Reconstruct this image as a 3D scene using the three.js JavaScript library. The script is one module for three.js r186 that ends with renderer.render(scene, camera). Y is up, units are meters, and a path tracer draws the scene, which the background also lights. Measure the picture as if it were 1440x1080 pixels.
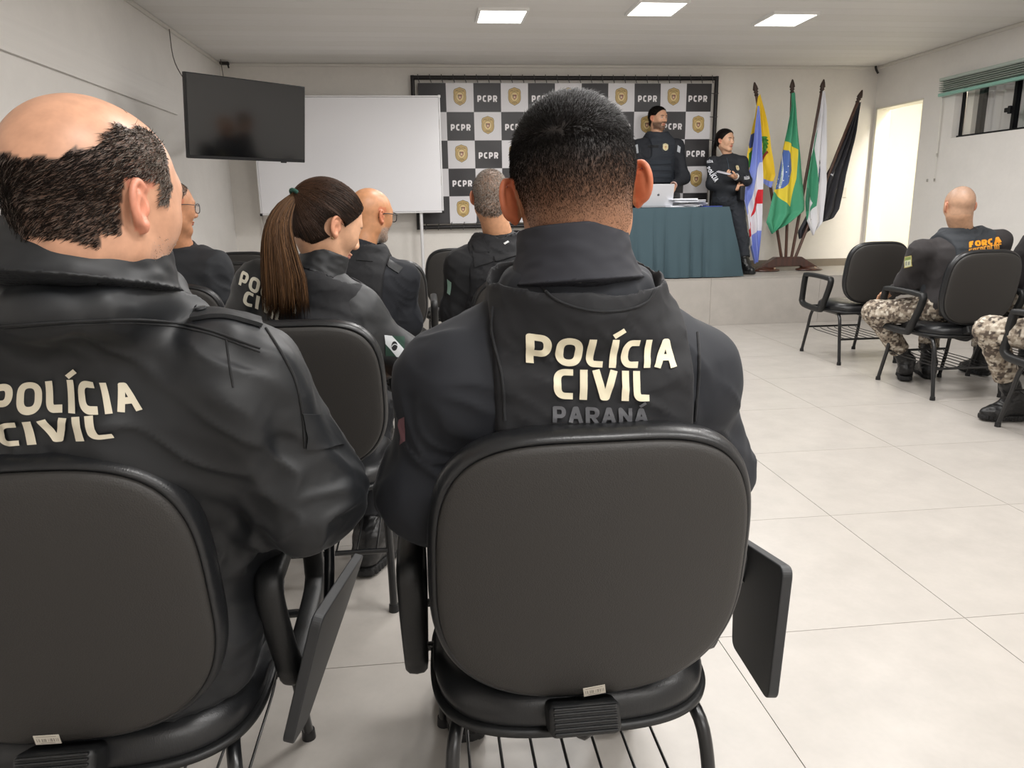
import * as THREE from 'three';
import { RoundedBoxGeometry } from 'three/addons/geometries/RoundedBoxGeometry.js';
import { mergeGeometries } from 'three/addons/utils/BufferGeometryUtils.js';
import { RectAreaLightUniformsLib } from 'three/addons/lights/RectAreaLightUniformsLib.js';
import { createNoise3D } from 'simplex-noise';

// ---------------------------------------------------------------- camera, light, exposure
const EYE = 1.27, FOCAL = 1055, PITCH = 0.233751, YAW = 0.110106, ROLL = -0.0152358;
function ray(px, py) {                                   // direction through a photo pixel
  const x = px - 720, y = py - 540, c = Math.cos(ROLL), s = Math.sin(ROLL);
  const xr = x * c + y * s, yr = -x * s + y * c;
  const fw = FOCAL * Math.cos(PITCH) - yr * Math.sin(PITCH), dn = FOCAL * Math.sin(PITCH) + yr * Math.cos(PITCH);
  return new THREE.Vector3(xr * Math.cos(YAW) + fw * Math.sin(YAW), -dn, -(fw * Math.cos(YAW) - xr * Math.sin(YAW)));
}
const CAM = new THREE.Vector3(0, EYE, 0);
const at = (px, py, depth) => { const r = ray(px, py); return r.multiplyScalar(depth / -r.z).add(CAM); };      // point at a depth into the room
const onY = (px, py, Y) => { const r = ray(px, py); return r.multiplyScalar((Y - EYE) / r.y).add(CAM); };        // point at a height
const onX = (px, py, X) => { const r = ray(px, py); return r.multiplyScalar(X / r.x).add(CAM); };                // point on a side wall plane
const V = (x, y, d) => new THREE.Vector3(x, y, -d);      // room coordinates: right, up, depth into the room

const scene = new THREE.Scene();
scene.background = new THREE.Color(0x05070a);
const camera = new THREE.PerspectiveCamera(2 * Math.atan(540 / FOCAL) * 180 / Math.PI, 4 / 3, 0.05, 60);
camera.position.copy(CAM);
{
  const c = ray(720, 540).normalize(), xx = ray(721, 540).sub(ray(720, 540)).normalize(), yy = ray(720, 540).sub(ray(720, 541)).normalize();
  camera.quaternion.setFromRotationMatrix(new THREE.Matrix4().makeBasis(xx, yy, c.negate()));
}
scene.add(camera);
const renderer = new THREE.WebGLRenderer();
renderer.toneMapping = THREE.LinearToneMapping;
renderer.toneMappingExposure = 1.88;
renderer.shadowMap.enabled = true;
RectAreaLightUniformsLib.init();

const CEIL = 2.765, PLAT = 0.497, PLATZ = 7.586, BACK = 8.72, LEFT = -2.072, RIGHT = 5.273, REAR = -3.4;
const LAMP = 30, LAMP_COLOR = new THREE.Color(1.0, 0.982, 0.965);
const lampSpots = [];
for (const d of [6.52, 4.22, 2.05, 0.1, -2.2]) for (const x of [0.68, 1.87, 3.07]) lampSpots.push([x, d === 6.52 && x === 1.87 ? 6.22 : d]);
for (const [x, d] of lampSpots) {                        // one soft area light just under each ceiling panel
  const l = new THREE.RectAreaLight(LAMP_COLOR, LAMP, 0.36, 0.4);
  l.position.set(x, CEIL - 0.026, -d); l.rotation.x = -Math.PI / 2; scene.add(l);
}

// ---------------------------------------------------------------- helpers
let seedState = 12345;
const rnd = () => { seedState = (seedState + 0x6d2b79f5) | 0; let t = Math.imul(seedState ^ (seedState >>> 15), 1 | seedState); t = (t + Math.imul(t ^ (t >>> 7), 61 | t)) ^ t; return ((t ^ (t >>> 14)) >>> 0) / 4294967296; };
const rr = (a, b) => a + (b - a) * rnd();
const n3 = createNoise3D(rnd);
const clamp = (x, a, b) => Math.min(b, Math.max(a, x)), lerp = (a, b, t) => a + (b - a) * t;
const sstep = (a, b, x) => { const t = clamp((x - a) / (b - a), 0, 1); return t * t * (3 - 2 * t); };

const used = {};
function numbered(n) { used[n] = (used[n] ?? -1) + 1; return used[n] ? n + '_' + String(used[n]).padStart(3, '0') : n; }
function tag(o, label, category, group) { o.userData.label = label; if (category) o.userData.category = category; if (group) o.userData.group = group; return o; }
function thing(name, label, category, pos, turn = 0, group) {
  const o = new THREE.Group(); o.name = numbered(name); o.position.copy(pos); o.rotation.y = turn; scene.add(o);
  return tag(o, label, category, group);
}
function mesh(name, geo, mat, parent) {
  const m = new THREE.Mesh(Array.isArray(geo) ? merge(geo) : geo, mat); m.name = parent ? name : numbered(name);
  m.castShadow = m.receiveShadow = true; (parent ?? scene).add(m); return m;
}
function struct(name, geo, mat, label) { const m = mesh(name, geo, mat); m.userData.kind = 'structure'; if (label) m.userData.label = label; return m; }
function merge(list) {
  const color = list.some((g) => g.attributes.color);
  const gs = list.map((g) => {
    g = g.index ? g.toNonIndexed() : g.clone();
    if (!g.attributes.uv) g.setAttribute('uv', new THREE.BufferAttribute(new Float32Array(g.attributes.position.count * 2), 2));
    if (color && !g.attributes.color) g.setAttribute('color', new THREE.BufferAttribute(new Float32Array(g.attributes.position.count * 3).fill(1), 3));
    for (const k of Object.keys(g.attributes)) if (!['position', 'normal', 'uv', 'color'].includes(k)) g.deleteAttribute(k);
    return g;
  });
  return mergeGeometries(gs);
}
const box = (w, h, d, x = 0, y = 0, z = 0) => new THREE.BoxGeometry(w, h, d).translate(x, y, z);
const rbox = (w, h, d, r, x = 0, y = 0, z = 0, s = 2) => new RoundedBoxGeometry(w, h, d, s, r).translate(x, y, z);
const cyl = (a, b, r1, r2 = r1, seg = 12) => {           // cylinder between two points
  const dir = b.clone().sub(a), g = new THREE.CylinderGeometry(r2, r1, dir.length(), seg, 1);
  g.applyQuaternion(new THREE.Quaternion().setFromUnitVectors(new THREE.Vector3(0, 1, 0), dir.clone().normalize()));
  return g.translate((a.x + b.x) / 2, (a.y + b.y) / 2, (a.z + b.z) / 2);
};
const tube = (pts, r, seg = 24, rad = 8, closed = false) => new THREE.TubeGeometry(new THREE.CatmullRomCurve3(pts, closed, 'centripetal'), seg, r, rad, closed);
const v3 = (x, y, z) => new THREE.Vector3(x, y, z);
const std = (color, roughness = 0.6, extra = {}) => new THREE.MeshStandardMaterial({ color, roughness, ...extra });
const phys = (color, roughness = 0.6, extra = {}) => new THREE.MeshPhysicalMaterial({ color, roughness, ...extra });
function gridGeo(nu, nv, fn, uvfn) {                     // a sheet: fn(u, v) -> Vector3
  const pos = [], uv = [], idx = [];
  for (let j = 0; j <= nv; j++) for (let i = 0; i <= nu; i++) {
    const p = fn(i / nu, j / nv); pos.push(p.x, p.y, p.z);
    const t = uvfn ? uvfn(i / nu, j / nv, p) : [i / nu, j / nv]; uv.push(t[0], t[1]);
  }
  for (let j = 0; j < nv; j++) for (let i = 0; i < nu; i++) { const a = j * (nu + 1) + i, b = a + 1, c = a + nu + 1, d = c + 1; idx.push(a, b, d, a, d, c); }
  const g = new THREE.BufferGeometry();
  g.setAttribute('position', new THREE.Float32BufferAttribute(pos, 3)); g.setAttribute('uv', new THREE.Float32BufferAttribute(uv, 2));
  g.setIndex(idx); g.computeVertexNormals(); return g;
}
function canvas(w, h, draw, srgb = true) {
  const c = document.createElement('canvas'); c.width = w; c.height = h; draw(c.getContext('2d'), w, h);
  const t = new THREE.CanvasTexture(c); if (srgb) t.colorSpace = THREE.SRGBColorSpace; t.anisotropy = 4; return t;
}
function noiseTex(size, fn, srgb = false) {              // grey tiles: fn(u, v) in 0..1
  const a = new Uint8Array(size * size * 4);
  for (let j = 0; j < size; j++) for (let i = 0; i < size; i++) {
    const r = fn(i / size, j / size), k = (j * size + i) * 4;
    if (Array.isArray(r)) { a[k] = r[0]; a[k + 1] = r[1]; a[k + 2] = r[2]; } else a[k] = a[k + 1] = a[k + 2] = clamp(r, 0, 1) * 255;
    a[k + 3] = 255;
  }
  const t = new THREE.DataTexture(a, size, size); t.wrapS = t.wrapT = THREE.RepeatWrapping; t.magFilter = THREE.LinearFilter; t.minFilter = THREE.LinearMipmapLinearFilter; t.generateMipmaps = true;
  if (srgb) t.colorSpace = THREE.SRGBColorSpace; t.needsUpdate = true; return t;
}
const per = (u, v, f, z) => { const a = u * u * (3 - 2 * u), b = v * v * (3 - 2 * v), n = (x, y) => n3(x * f, y * f, z * 7.3); return lerp(lerp(n(u + 1, v + 1), n(u, v + 1), a), lerp(n(u + 1, v), n(u, v), a), b); };   // tileable noise
function uvMetres(g, ax = 'x', ay = 'y', s = 1) {        // uv in metres from two axes
  const p = g.attributes.position, uv = new Float32Array(p.count * 2), gx = { x: 'getX', y: 'getY', z: 'getZ' };
  for (let i = 0; i < p.count; i++) { uv[i * 2] = p[gx[ax]](i) * s; uv[i * 2 + 1] = p[gx[ay]](i) * s; }
  g.setAttribute('uv', new THREE.BufferAttribute(uv, 2)); return g;
}

// ---------------------------------------------------------------- materials of the room
const plasterBump = noiseTex(256, (u, v) => 0.5 + 0.3 * per(u, v, 14, 1) + 0.25 * per(u, v, 50, 5));
const plasterTone = (r, g, b, amt) => noiseTex(256, (u, v) => { const k = 1 + amt * (per(u, v, 5, 2) + 0.5 * per(u, v, 21, 8)); return [r * k, g * k, b * k].map((c) => clamp(c, 0, 255)); }, true);
const wallMat = std(0xffffff, 0.85, { map: plasterTone(233, 230, 226, 0.010), bumpMap: plasterBump, bumpScale: 0.0012 });
const backMat = std(0xffffff, 0.85, { map: plasterTone(230, 226, 220, 0.012), bumpMap: plasterBump, bumpScale: 0.0012 });
const ceilMats = [std(0xe6e4e1, 0.6), std(0xe8e6e3, 0.6), std(0xe4e2de, 0.6)];
const trimMat = std(0xdedbd4, 0.6);
const tileTex = [0, 1, 2].map((k) => noiseTex(256, (u, v) => {
  const n = 0.55 * per(u, v, 4, 3 + k) + 0.35 * per(u, v, 11, 7 + k) + 0.2 * per(u, v, 40, 11 + k), s = 1 + 0.045 * n;
  return [clamp(170 * s, 0, 255), clamp(165 * s, 0, 255), clamp(159 * s, 0, 255)];
}, true));
const tileRough = noiseTex(256, (u, v) => 0.36 + 0.03 * per(u, v, 5, 21) + 0.02 * per(u, v, 30, 25));
const tileMats = tileTex.map((t) => std(0xffffff, 1, { map: t, roughnessMap: tileRough }));
const groutMat = std(0x9b9488, 0.9);
const black = std(0x131315, 0.5), blackMetal = std(0x17171a, 0.38, { metalness: 0.3 });

// ---------------------------------------------------------------- the room
{
  const TH = 0.15, W = RIGHT - LEFT, cx = (LEFT + RIGHT) / 2, DL = BACK - REAR, cz = -(BACK + REAR) / 2;
  const floor = struct('floor', box(W + 2 * TH, 0.12, DL + 2 * TH, cx, -0.066, cz), groutMat, 'pale grout bed under the large floor tiles');
  // tiles of 0.8 m, each a slab with narrow joints
  const x0 = 0.82 - 0.8 * 5, z0 = 1.932 - 0.8 * 8, S = 0.8, g = 0.0025;
  const geo = (w, d) => { const b = uvMetres(box(w, 0.006, d, 0, -0.003, 0), 'x', 'z', 1.0); return b; };
  const whole = geo(S - g, S - g);
  for (let j = 0; ; j++) {
    const za = Math.max(z0 + j * S, REAR), zb = Math.min(z0 + (j + 1) * S, PLATZ); if (z0 + j * S >= PLATZ) break; if (zb - za < 0.02) continue;
    for (let i = 0; ; i++) {
      const xa = Math.max(x0 + i * S, LEFT), xb = Math.min(x0 + (i + 1) * S, RIGHT); if (x0 + i * S >= RIGHT) break; if (xb - xa < 0.02) continue;
      const full = xb - xa > S - 0.001 && zb - za > S - 0.001;
      const t = mesh('tile', full ? whole : geo(xb - xa - g, zb - za - g), tileMats[(i * 7 + j * 5) % 3], floor);
      t.position.set((xa + xb) / 2, 0, -(za + zb) / 2);
    }
  }
  // platform across the back, faced with the same tile
  const plat = struct('platform', box(W, PLAT - 0.008, BACK - PLATZ - 0.01, cx, (PLAT - 0.008) / 2, -(BACK + PLATZ + 0.01) / 2), groutMat, 'tiled platform along the back wall');
  const riserMats = tileMats, xs = [LEFT, -1.3, -0.1, 1.1, 2.3, 2.95, 4.15, RIGHT];
  for (let i = 0; i < xs.length - 1; i++) {
    const w = xs[i + 1] - xs[i];
    mesh('riser_tile', uvMetres(box(w - g, PLAT - 0.01, 0.008, (xs[i] + xs[i + 1]) / 2, (PLAT - 0.01) / 2, -PLATZ - 0.006), 'x', 'y'), riserMats[i % 3], plat);
    mesh('top_tile', uvMetres(box(w - g, 0.008, BACK - PLATZ, (xs[i] + xs[i + 1]) / 2, PLAT - 0.004, -(BACK + PLATZ) / 2), 'x', 'z'), riserMats[(i + 1) % 3], plat);
  }
  struct('wall_back', uvMetres(box(W + 2 * TH, CEIL + 0.1, TH, cx, CEIL / 2, -BACK - TH / 2), 'x', 'y', 0.7), backMat);
  struct('wall_left', uvMetres(box(TH, CEIL + 0.1, DL, LEFT - TH / 2, CEIL / 2, cz), 'z', 'y', 0.7), wallMat);
  struct('wall_rear', uvMetres(box(W + 2 * TH, CEIL + 0.1, TH, cx, CEIL / 2, -REAR + TH / 2), 'x', 'y', 0.7), wallMat);
  // right wall with a doorway and a high window
  const dz0 = 7.83, dz1 = 8.68, dTop = 2.305, wz0 = 4.3, wz1 = 7.335, wy0 = 1.86, wy1 = 2.36;
  const seg = (za, zb, ya, yb) => box(TH, yb - ya, zb - za, RIGHT + TH / 2, (ya + yb) / 2, -(za + zb) / 2);
  struct('wall_right', [seg(dz1, BACK, 0, CEIL + 0.05), seg(dz0, dz1, dTop, CEIL + 0.05), seg(dz0, dz1, 0, PLAT - 0.004), seg(wz1, dz0, 0, CEIL + 0.05), seg(wz0, wz1, 0, wy0), seg(wz0, wz1, wy1, CEIL + 0.05), seg(REAR, wz0, 0, CEIL + 0.05)].map((b) => uvMetres(b, 'z', 'y', 0.7)), wallMat);
  // ceiling of narrow white boards
  const ceil = struct('ceiling', box(W + 2 * TH, 0.1, DL + 2 * TH, cx, CEIL + 0.062, cz), std(0xbdbab4, 0.8), 'white board ceiling');
  const bw = 0.2, bgeo = new RoundedBoxGeometry(W, 0.012, bw - 0.002, 1, 0.0016);
  for (let k = 0, d = REAR; d < BACK - 0.01; d += bw, k++) {
    const w = Math.min(bw, BACK - d), b = mesh('ceiling_board', w > bw - 0.001 ? bgeo : box(W, 0.012, w - 0.002), ceilMats[(k * 5) % 3], ceil);
    b.position.set(cx, CEIL + 0.006, -(d + w / 2));
  }
  // trims
  const trim = (n, g, l) => struct(n, g, trimMat, l);
  trim('trim_1', rbox(W, 0.03, 0.022, 0.006, cx, CEIL - 0.016, -BACK + 0.011), 'ceiling trim along the back wall');
  trim('trim_2', rbox(0.022, 0.03, DL, 0.006, LEFT + 0.011, CEIL - 0.016, cz), 'ceiling trim along the left wall');
  trim('trim_3', rbox(0.022, 0.03, DL, 0.006, RIGHT - 0.011, CEIL - 0.016, cz), 'ceiling trim along the right wall');
  struct('baseboard_back', uvMetres(box(W, 0.088, 0.012, cx, PLAT + 0.044, -BACK + 0.006), 'x', 'y'), std(0xb8b0a4, 0.4, { map: tileTex[1] }));
  struct('baseboard_left', uvMetres(box(0.012, 0.09, PLATZ - REAR, LEFT + 0.006, 0.045, -(PLATZ + REAR) / 2), 'z', 'y'), std(0xb8b0a4, 0.4, { map: tileTex[2] }));
  struct('baseboard_right', uvMetres(box(0.012, 0.09, PLATZ - REAR, RIGHT - 0.006, 0.045, -(PLATZ + REAR) / 2), 'z', 'y'), std(0xb8b0a4, 0.4, { map: tileTex[0] }));
  // boxed-in beam standing proud of the left wall
  struct('trim_4', rbox(0.02, 0.2, 7.04 - REAR, 0.002, LEFT + 0.01, 2.162, -(7.04 + REAR) / 2, 1), wallMat, 'long flat boxed strip running along the left wall');
  // conduit in the back left corner
  struct('trim_5', cyl(V(LEFT + 0.29, PLAT + 0.02, BACK - 0.012), V(LEFT + 0.29, 2.1, BACK - 0.012), 0.012, 0.012, 8), backMat, 'thin painted conduit on the back wall');

  // doorway lining and the lit corridor beyond it
  const jam = std(0xe8e4d6, 0.5);
  const door = new THREE.Group(); door.name = 'door_1'; door.userData.kind = 'structure'; door.userData.label = 'cream lining of the open doorway beside the flags'; scene.add(door);
  mesh('jamb', rbox(TH + 0.02, dTop - PLAT, 0.03, 0.004, RIGHT + TH / 2, (dTop + PLAT) / 2, -dz1 + 0.015), jam, door);
  mesh('jamb', rbox(TH + 0.004, dTop - PLAT, 0.012, 0.003, RIGHT + TH / 2, (dTop + PLAT) / 2, -dz0 - 0.006), jam, door);
  mesh('head', rbox(TH + 0.02, 0.02, dz1 - dz0, 0.004, RIGHT + TH / 2, dTop - 0.01, -(dz0 + dz1) / 2), jam, door);
  const cw = std(0xebe8de, 0.8), X1 = RIGHT + TH, X2 = RIGHT + 1.5, Z1 = 7.3, Z2 = 9.6, CH = 2.75;
  struct('wall_corridor', [box(0.1, CH, Z2 - Z1, X2 + 0.05, CH / 2, -(Z1 + Z2) / 2), box(X2 - X1 + 0.1, CH, 0.1, (X1 + X2) / 2, CH / 2, -Z2 - 0.05), box(X2 - X1 + 0.1, CH, 0.1, (X1 + X2) / 2, CH / 2, -Z1 + 0.05), box(0.02, CH, Z2 - BACK - TH, X1 - 0.01, CH / 2, -(Z2 + BACK + TH) / 2),
    box(X2 - X1 + 0.1, 0.1, Z2 - Z1, (X1 + X2) / 2, CH + 0.05, -(Z1 + Z2) / 2), box(X2 - X1 + 0.1, 0.1, Z2 - Z1, (X1 + X2) / 2, PLAT - 0.06, -(Z1 + Z2) / 2)], cw, 'bright cream corridor walls seen through the doorway');
  const cl = thing('corridor_lamp', 'ceiling lamp hidden above the doorway in the corridor', 'lamp', V(5.72, CH, 7.5));
  mesh('housing', rbox(0.32, 0.03, 0.32, 0.008, 0, -0.015, 0), std(0xeeeeee, 0.5), cl);
  mesh('diffuser', box(0.28, 0.004, 0.28, 0, -0.032, 0), std(0xffffff, 0.5, { emissive: 0xfff2d8, emissiveIntensity: 3 }), cl);
  const a = new THREE.RectAreaLight(new THREE.Color(1, 0.96, 0.88), 110, 0.28, 0.28); a.position.set(0, -0.04, 0); a.rotation.x = -Math.PI / 2; cl.add(a);

  // window: black aluminium sliding frame, panes, curtain and a dim yard beyond
  const win = new THREE.Group(); win.name = 'window_1'; win.userData.kind = 'structure'; win.userData.label = 'high sliding window with thin black frame on the right wall'; scene.add(win);
  const fx = RIGHT + 0.085, fr = std(0x14161a, 0.4, { metalness: 0.4 });
  const bar = (za, zb, ya, yb, t = 0.04) => box(t, yb - ya, zb - za, fx, (ya + yb) / 2, -(za + zb) / 2);
  mesh('frame', [bar(wz0, wz1, wy0, wy0 + 0.022, 0.06), bar(wz0, wz1, wy1 - 0.022, wy1, 0.06), bar(wz0, wz0 + 0.02, wy0, wy1, 0.03), bar(wz1 - 0.01, wz1, wy0, wy1, 0.02)], fr, win);
  const sashEnds = [wz1 - 0.02, 6.62, 5.9, 5.1, wz0 + 0.02];
  const glass = phys(0xffffff, 0.03, { transmission: 1, thickness: 0, ior: 1.45 });
  for (let i = 0; i < 4; i++) {
    const zb = sashEnds[i], za = sashEnds[i + 1] - (i % 2 ? 0.03 : 0), o = (i % 2) * 0.02;
    const s = mesh('sash', [bar(za, za + 0.035, wy0 + 0.022, wy1 - 0.022, 0.02), bar(zb - 0.012, zb, wy0 + 0.022, wy1 - 0.022, 0.02)], fr, win); s.position.x = o;
    mesh('pane', box(0.004, wy1 - wy0 - 0.05, zb - za - 0.04, fx, (wy0 + wy1) / 2, -(za + zb) / 2), glass, s);
  }
  mesh('latch', [rbox(0.03, 0.07, 0.03, 0.006, fx - 0.02, 2.05, -6.665), rbox(0.02, 0.04, 0.05, 0.006, fx - 0.03, 2.05, -6.69)], fr, win);
  const cur = thing('grey_curtain', 'pale grey curtain hanging behind the high window', 'curtain', V(RIGHT + 0.2, wy0 - 0.06, 7.0));
  mesh('cloth', gridGeo(60, 4, (u, v) => v3(0.02 * Math.sin(u * 38) + 0.01 * Math.sin(u * 17 + 1), v * 0.62, -0.42 + u * 0.86)), std(0xcfcdca, 0.9, { side: THREE.DoubleSide }), cur);
  const yard = std(0x0b0d12, 0.9);
  struct('wall_yard', [box(0.1, 2.2, 4.16, RIGHT + 2.1, 1.9, -5.14), box(2, 0.1, 4.16, RIGHT + 1.15, 1.2, -5.14), box(2, 0.08, 4.16, RIGHT + 1.15, 2.75, -5.14), box(2, 1.6, 0.08, RIGHT + 1.15, 1.9, -3.1), box(1.9, 1.6, 0.08, RIGHT + 1.1, 1.9, -7.18)], yard, 'dark yard enclosure outside the high window');
  const rails = std(0x5c626b, 0.5);
  for (let i = 0; i < 3; i++) struct('trim_' + (6 + i), cyl(V(RIGHT + 0.9 + i * 0.3, 2.3 - i * 0.09, 3.3), V(RIGHT + 0.9 + i * 0.3, 2.26 - i * 0.09, 7.1), 0.02, 0.02, 8), rails, ['upper', 'middle', 'lower'][i] + ' metal roof rail outside the high window');
  // venetian blind pulled up above the window
  const bl = thing('venetian_blind', 'grey green venetian blind drawn up above the high window', 'blind', V(RIGHT, 2.275, 7.51));
  const slatMat = std(0xb4c0b8, 0.5), railMat = std(0x8fc0b2, 0.4), len = 3.3;
  mesh('bottom_rail', rbox(0.05, 0.03, len, 0.006, -0.045, 0.012, len / 2), railMat, bl);
  mesh('head_rail', rbox(0.055, 0.028, len, 0.005, -0.045, 0.158, len / 2), slatMat, bl);
  for (let i = 0; i < 6; i++) { const s = mesh('slat', new RoundedBoxGeometry(0.052, 0.0045, len, 1, 0.002), slatMat, bl); s.position.set(-0.045 + 0.002 * (i % 2), 0.045 + i * 0.019, len / 2); s.rotation.z = -0.1 + 0.08 * ((i % 3) - 1); }
  const cordM = std(0xe6e4dc, 0.7);
  mesh('cord', cyl(v3(-0.045, 0.14, 0.02), v3(-0.02, -0.55, 0.015), 0.0035), cordM, bl);
  mesh('cord', cyl(v3(-0.045, 0.14, 0.03), v3(-0.02, -0.8, 0.02), 0.0025), cordM, bl);
  mesh('cord_weight', cyl(v3(-0.02, -0.55, 0.015), v3(-0.02, -0.585, 0.015), 0.008, 0.005), std(0x9a968e), bl);
  mesh('cord_weight', cyl(v3(-0.02, -0.8, 0.02), v3(-0.02, -0.83, 0.02), 0.008, 0.005), std(0x9a968e), bl);
  // little black cable stub in the corner
  tag(mesh('cable_stub', tube([V(5.2, CEIL - 0.01, 8.66), V(5.2, CEIL - 0.05, 8.64), V(5.22, CEIL - 0.09, 8.63)], 0.012, 10), black), 'short black cable stub poking out of the ceiling corner above the doorway', 'cable');
  tag(mesh('light_switch', rbox(0.075, 0.115, 0.012, 0.004, 4.97, 1.36, -BACK + 0.006), std(0xdad6cc, 0.5)), 'cream light switch plate on the back wall beside the black flag', 'switch');
  tag(mesh('wall_hook', rbox(0.012, 0.03, 0.02, 0.003, RIGHT - 0.006, 1.46, -7.62), std(0xaaa69e, 0.5)), 'tiny metal hook on the right wall under the blind cord', 'hook');
}
// LED panels
{
  const names = { '0.68,6.52': 'beside the whiteboard end of the banner', '1.87,6.22': 'between the two other front panels', '3.07,6.52': 'on the flag side of the front row' };
  const glow = std(0xffffff, 0.5, { emissive: 0xfffaf0, emissiveIntensity: 2.2 }), rimM = std(0xf2f2f0, 0.4);
  for (const [x, d] of lampSpots) {
    const k = x + ',' + d;
    const t = thing('ceiling_light', names[k] ? 'glowing square ceiling light panel ' + names[k] : 'glowing square ceiling light panel above the audience', 'light', V(x, CEIL, d), 0, 'ceiling light panels');
    mesh('frame', [box(0.40, 0.022, 0.02, 0, -0.011, 0.21), box(0.40, 0.022, 0.02, 0, -0.011, -0.21), box(0.02, 0.022, 0.40, 0.19, -0.011, 0), box(0.02, 0.022, 0.40, -0.19, -0.011, 0)], rimM, t);
    mesh('diffuser', box(0.37, 0.008, 0.41, 0, -0.016, 0), glow, t);
  }
}
// ---------------------------------------------------------------- lettering drawn with strokes
const GL = {                                             // width, path commands in a unit box
  P: [0.68, 'M0 1.1L0 0L.55 0Q1 0 1 .32Q1 .66 .55 .66L0 .66'], O: [0.76, 'M.5 0Q1 0 1 .42L1 .58Q1 1 .5 1Q0 1 0 .58L0 .42Q0 0 .5 0Z'],
  L: [0.56, 'M0 -.1L0 .7Q0 1 .42 1L1.15 1'], I: [0.24, 'M.5 -.1L.5 1.1'], C: [0.64, 'M1.1 0L.6 0Q0 0 0 .42L0 .58Q0 1 .6 1L1.1 1'],
  A: [0.78, 'M0 1.1L.42 0L.58 0L1 1.1M.2 .7L.8 .7'], V: [0.76, 'M0 -.1L.42 1L.58 1L1 -.1'], R: [0.7, 'M0 1.1L0 0L.55 0Q1 0 1 .3Q1 .6 .55 .6L0 .6M.5 .6L1 1.1'],
  N: [0.74, 'M0 1.1L0 0L1 1L1 -.1'], F: [0.6, 'M0 1.1L0 0L1.1 0M0 .5L.95 .5'], T: [0.62, 'M-.1 0L1.1 0M.5 0L.5 1.1'],
};
function drawWord(ctx, word, x, y, h, lw, gap, color) {  // y is the top of the capitals; returns the end
  ctx.strokeStyle = color; ctx.lineWidth = lw; ctx.lineJoin = 'round'; ctx.lineCap = 'butt';
  for (const ch of word) {
    const base = { 'Í': 'I', 'Á': 'A', 'Ç': 'C' }[ch] ?? ch, [w, path] = GL[base], W = Math.max(w * h - lw, 0.001), H = h - lw, X = x + lw / 2, Y = y + lw / 2;
    ctx.beginPath(); let n = path.match(/[MLQZ]|-?[\d.]+/g), i = 0;
    const p = () => { let u = parseFloat(n[i++]), v = parseFloat(n[i++]); v = v < 0 ? -lw / 2 / H : v > 1.05 ? 1 + lw / 2 / H : v; return [X + u * W, Y + v * H]; };
    while (i < n.length) { const c = n[i++]; if (c === 'M') ctx.moveTo(...p()); else if (c === 'L') ctx.lineTo(...p()); else if (c === 'Q') ctx.quadraticCurveTo(...p(), ...p()); else ctx.closePath(); }
    ctx.stroke();
    if (ch === 'Í' || ch === 'Á') { const cx = x + w * h / 2; ctx.beginPath(); ctx.moveTo(cx - lw * 0.35, y - h * 0.1); ctx.lineTo(cx + lw * 1.1, y - h * 0.34); ctx.lineWidth = lw * 0.8; ctx.stroke(); ctx.lineWidth = lw; }
    if (ch === 'Ç') { const cx = x + w * h / 2; ctx.beginPath(); ctx.moveTo(cx, y + h); ctx.lineTo(cx + lw * 0.5, y + h * 1.22); ctx.stroke(); }
    x += w * h + gap;
  }
  return x - gap;
}
const wordWidth = (word, h, gap) => [...word].reduce((s, ch) => s + GL[{ 'Í': 'I', 'Á': 'A', 'Ç': 'C' }[ch] ?? ch][0] * h + gap, -gap);
function wordMask(word, h = 200, lw = 44, gap = 24) {    // white on black, used as a cut-out for printed lettering; [texture, aspect, share of the height that is above the capitals]
  const W = wordWidth(word, h, gap), pad = 8, top = h * 0.42, w = Math.ceil(W + pad * 2), H = Math.ceil(h + top + pad);
  const t = canvas(w, H, (c) => { c.fillStyle = '#000'; c.fillRect(0, 0, w, H); drawWord(c, word, pad, top, h, lw, gap, '#fff'); }, false);
  return { t, W, h, pad, top, w, H };
}
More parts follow.
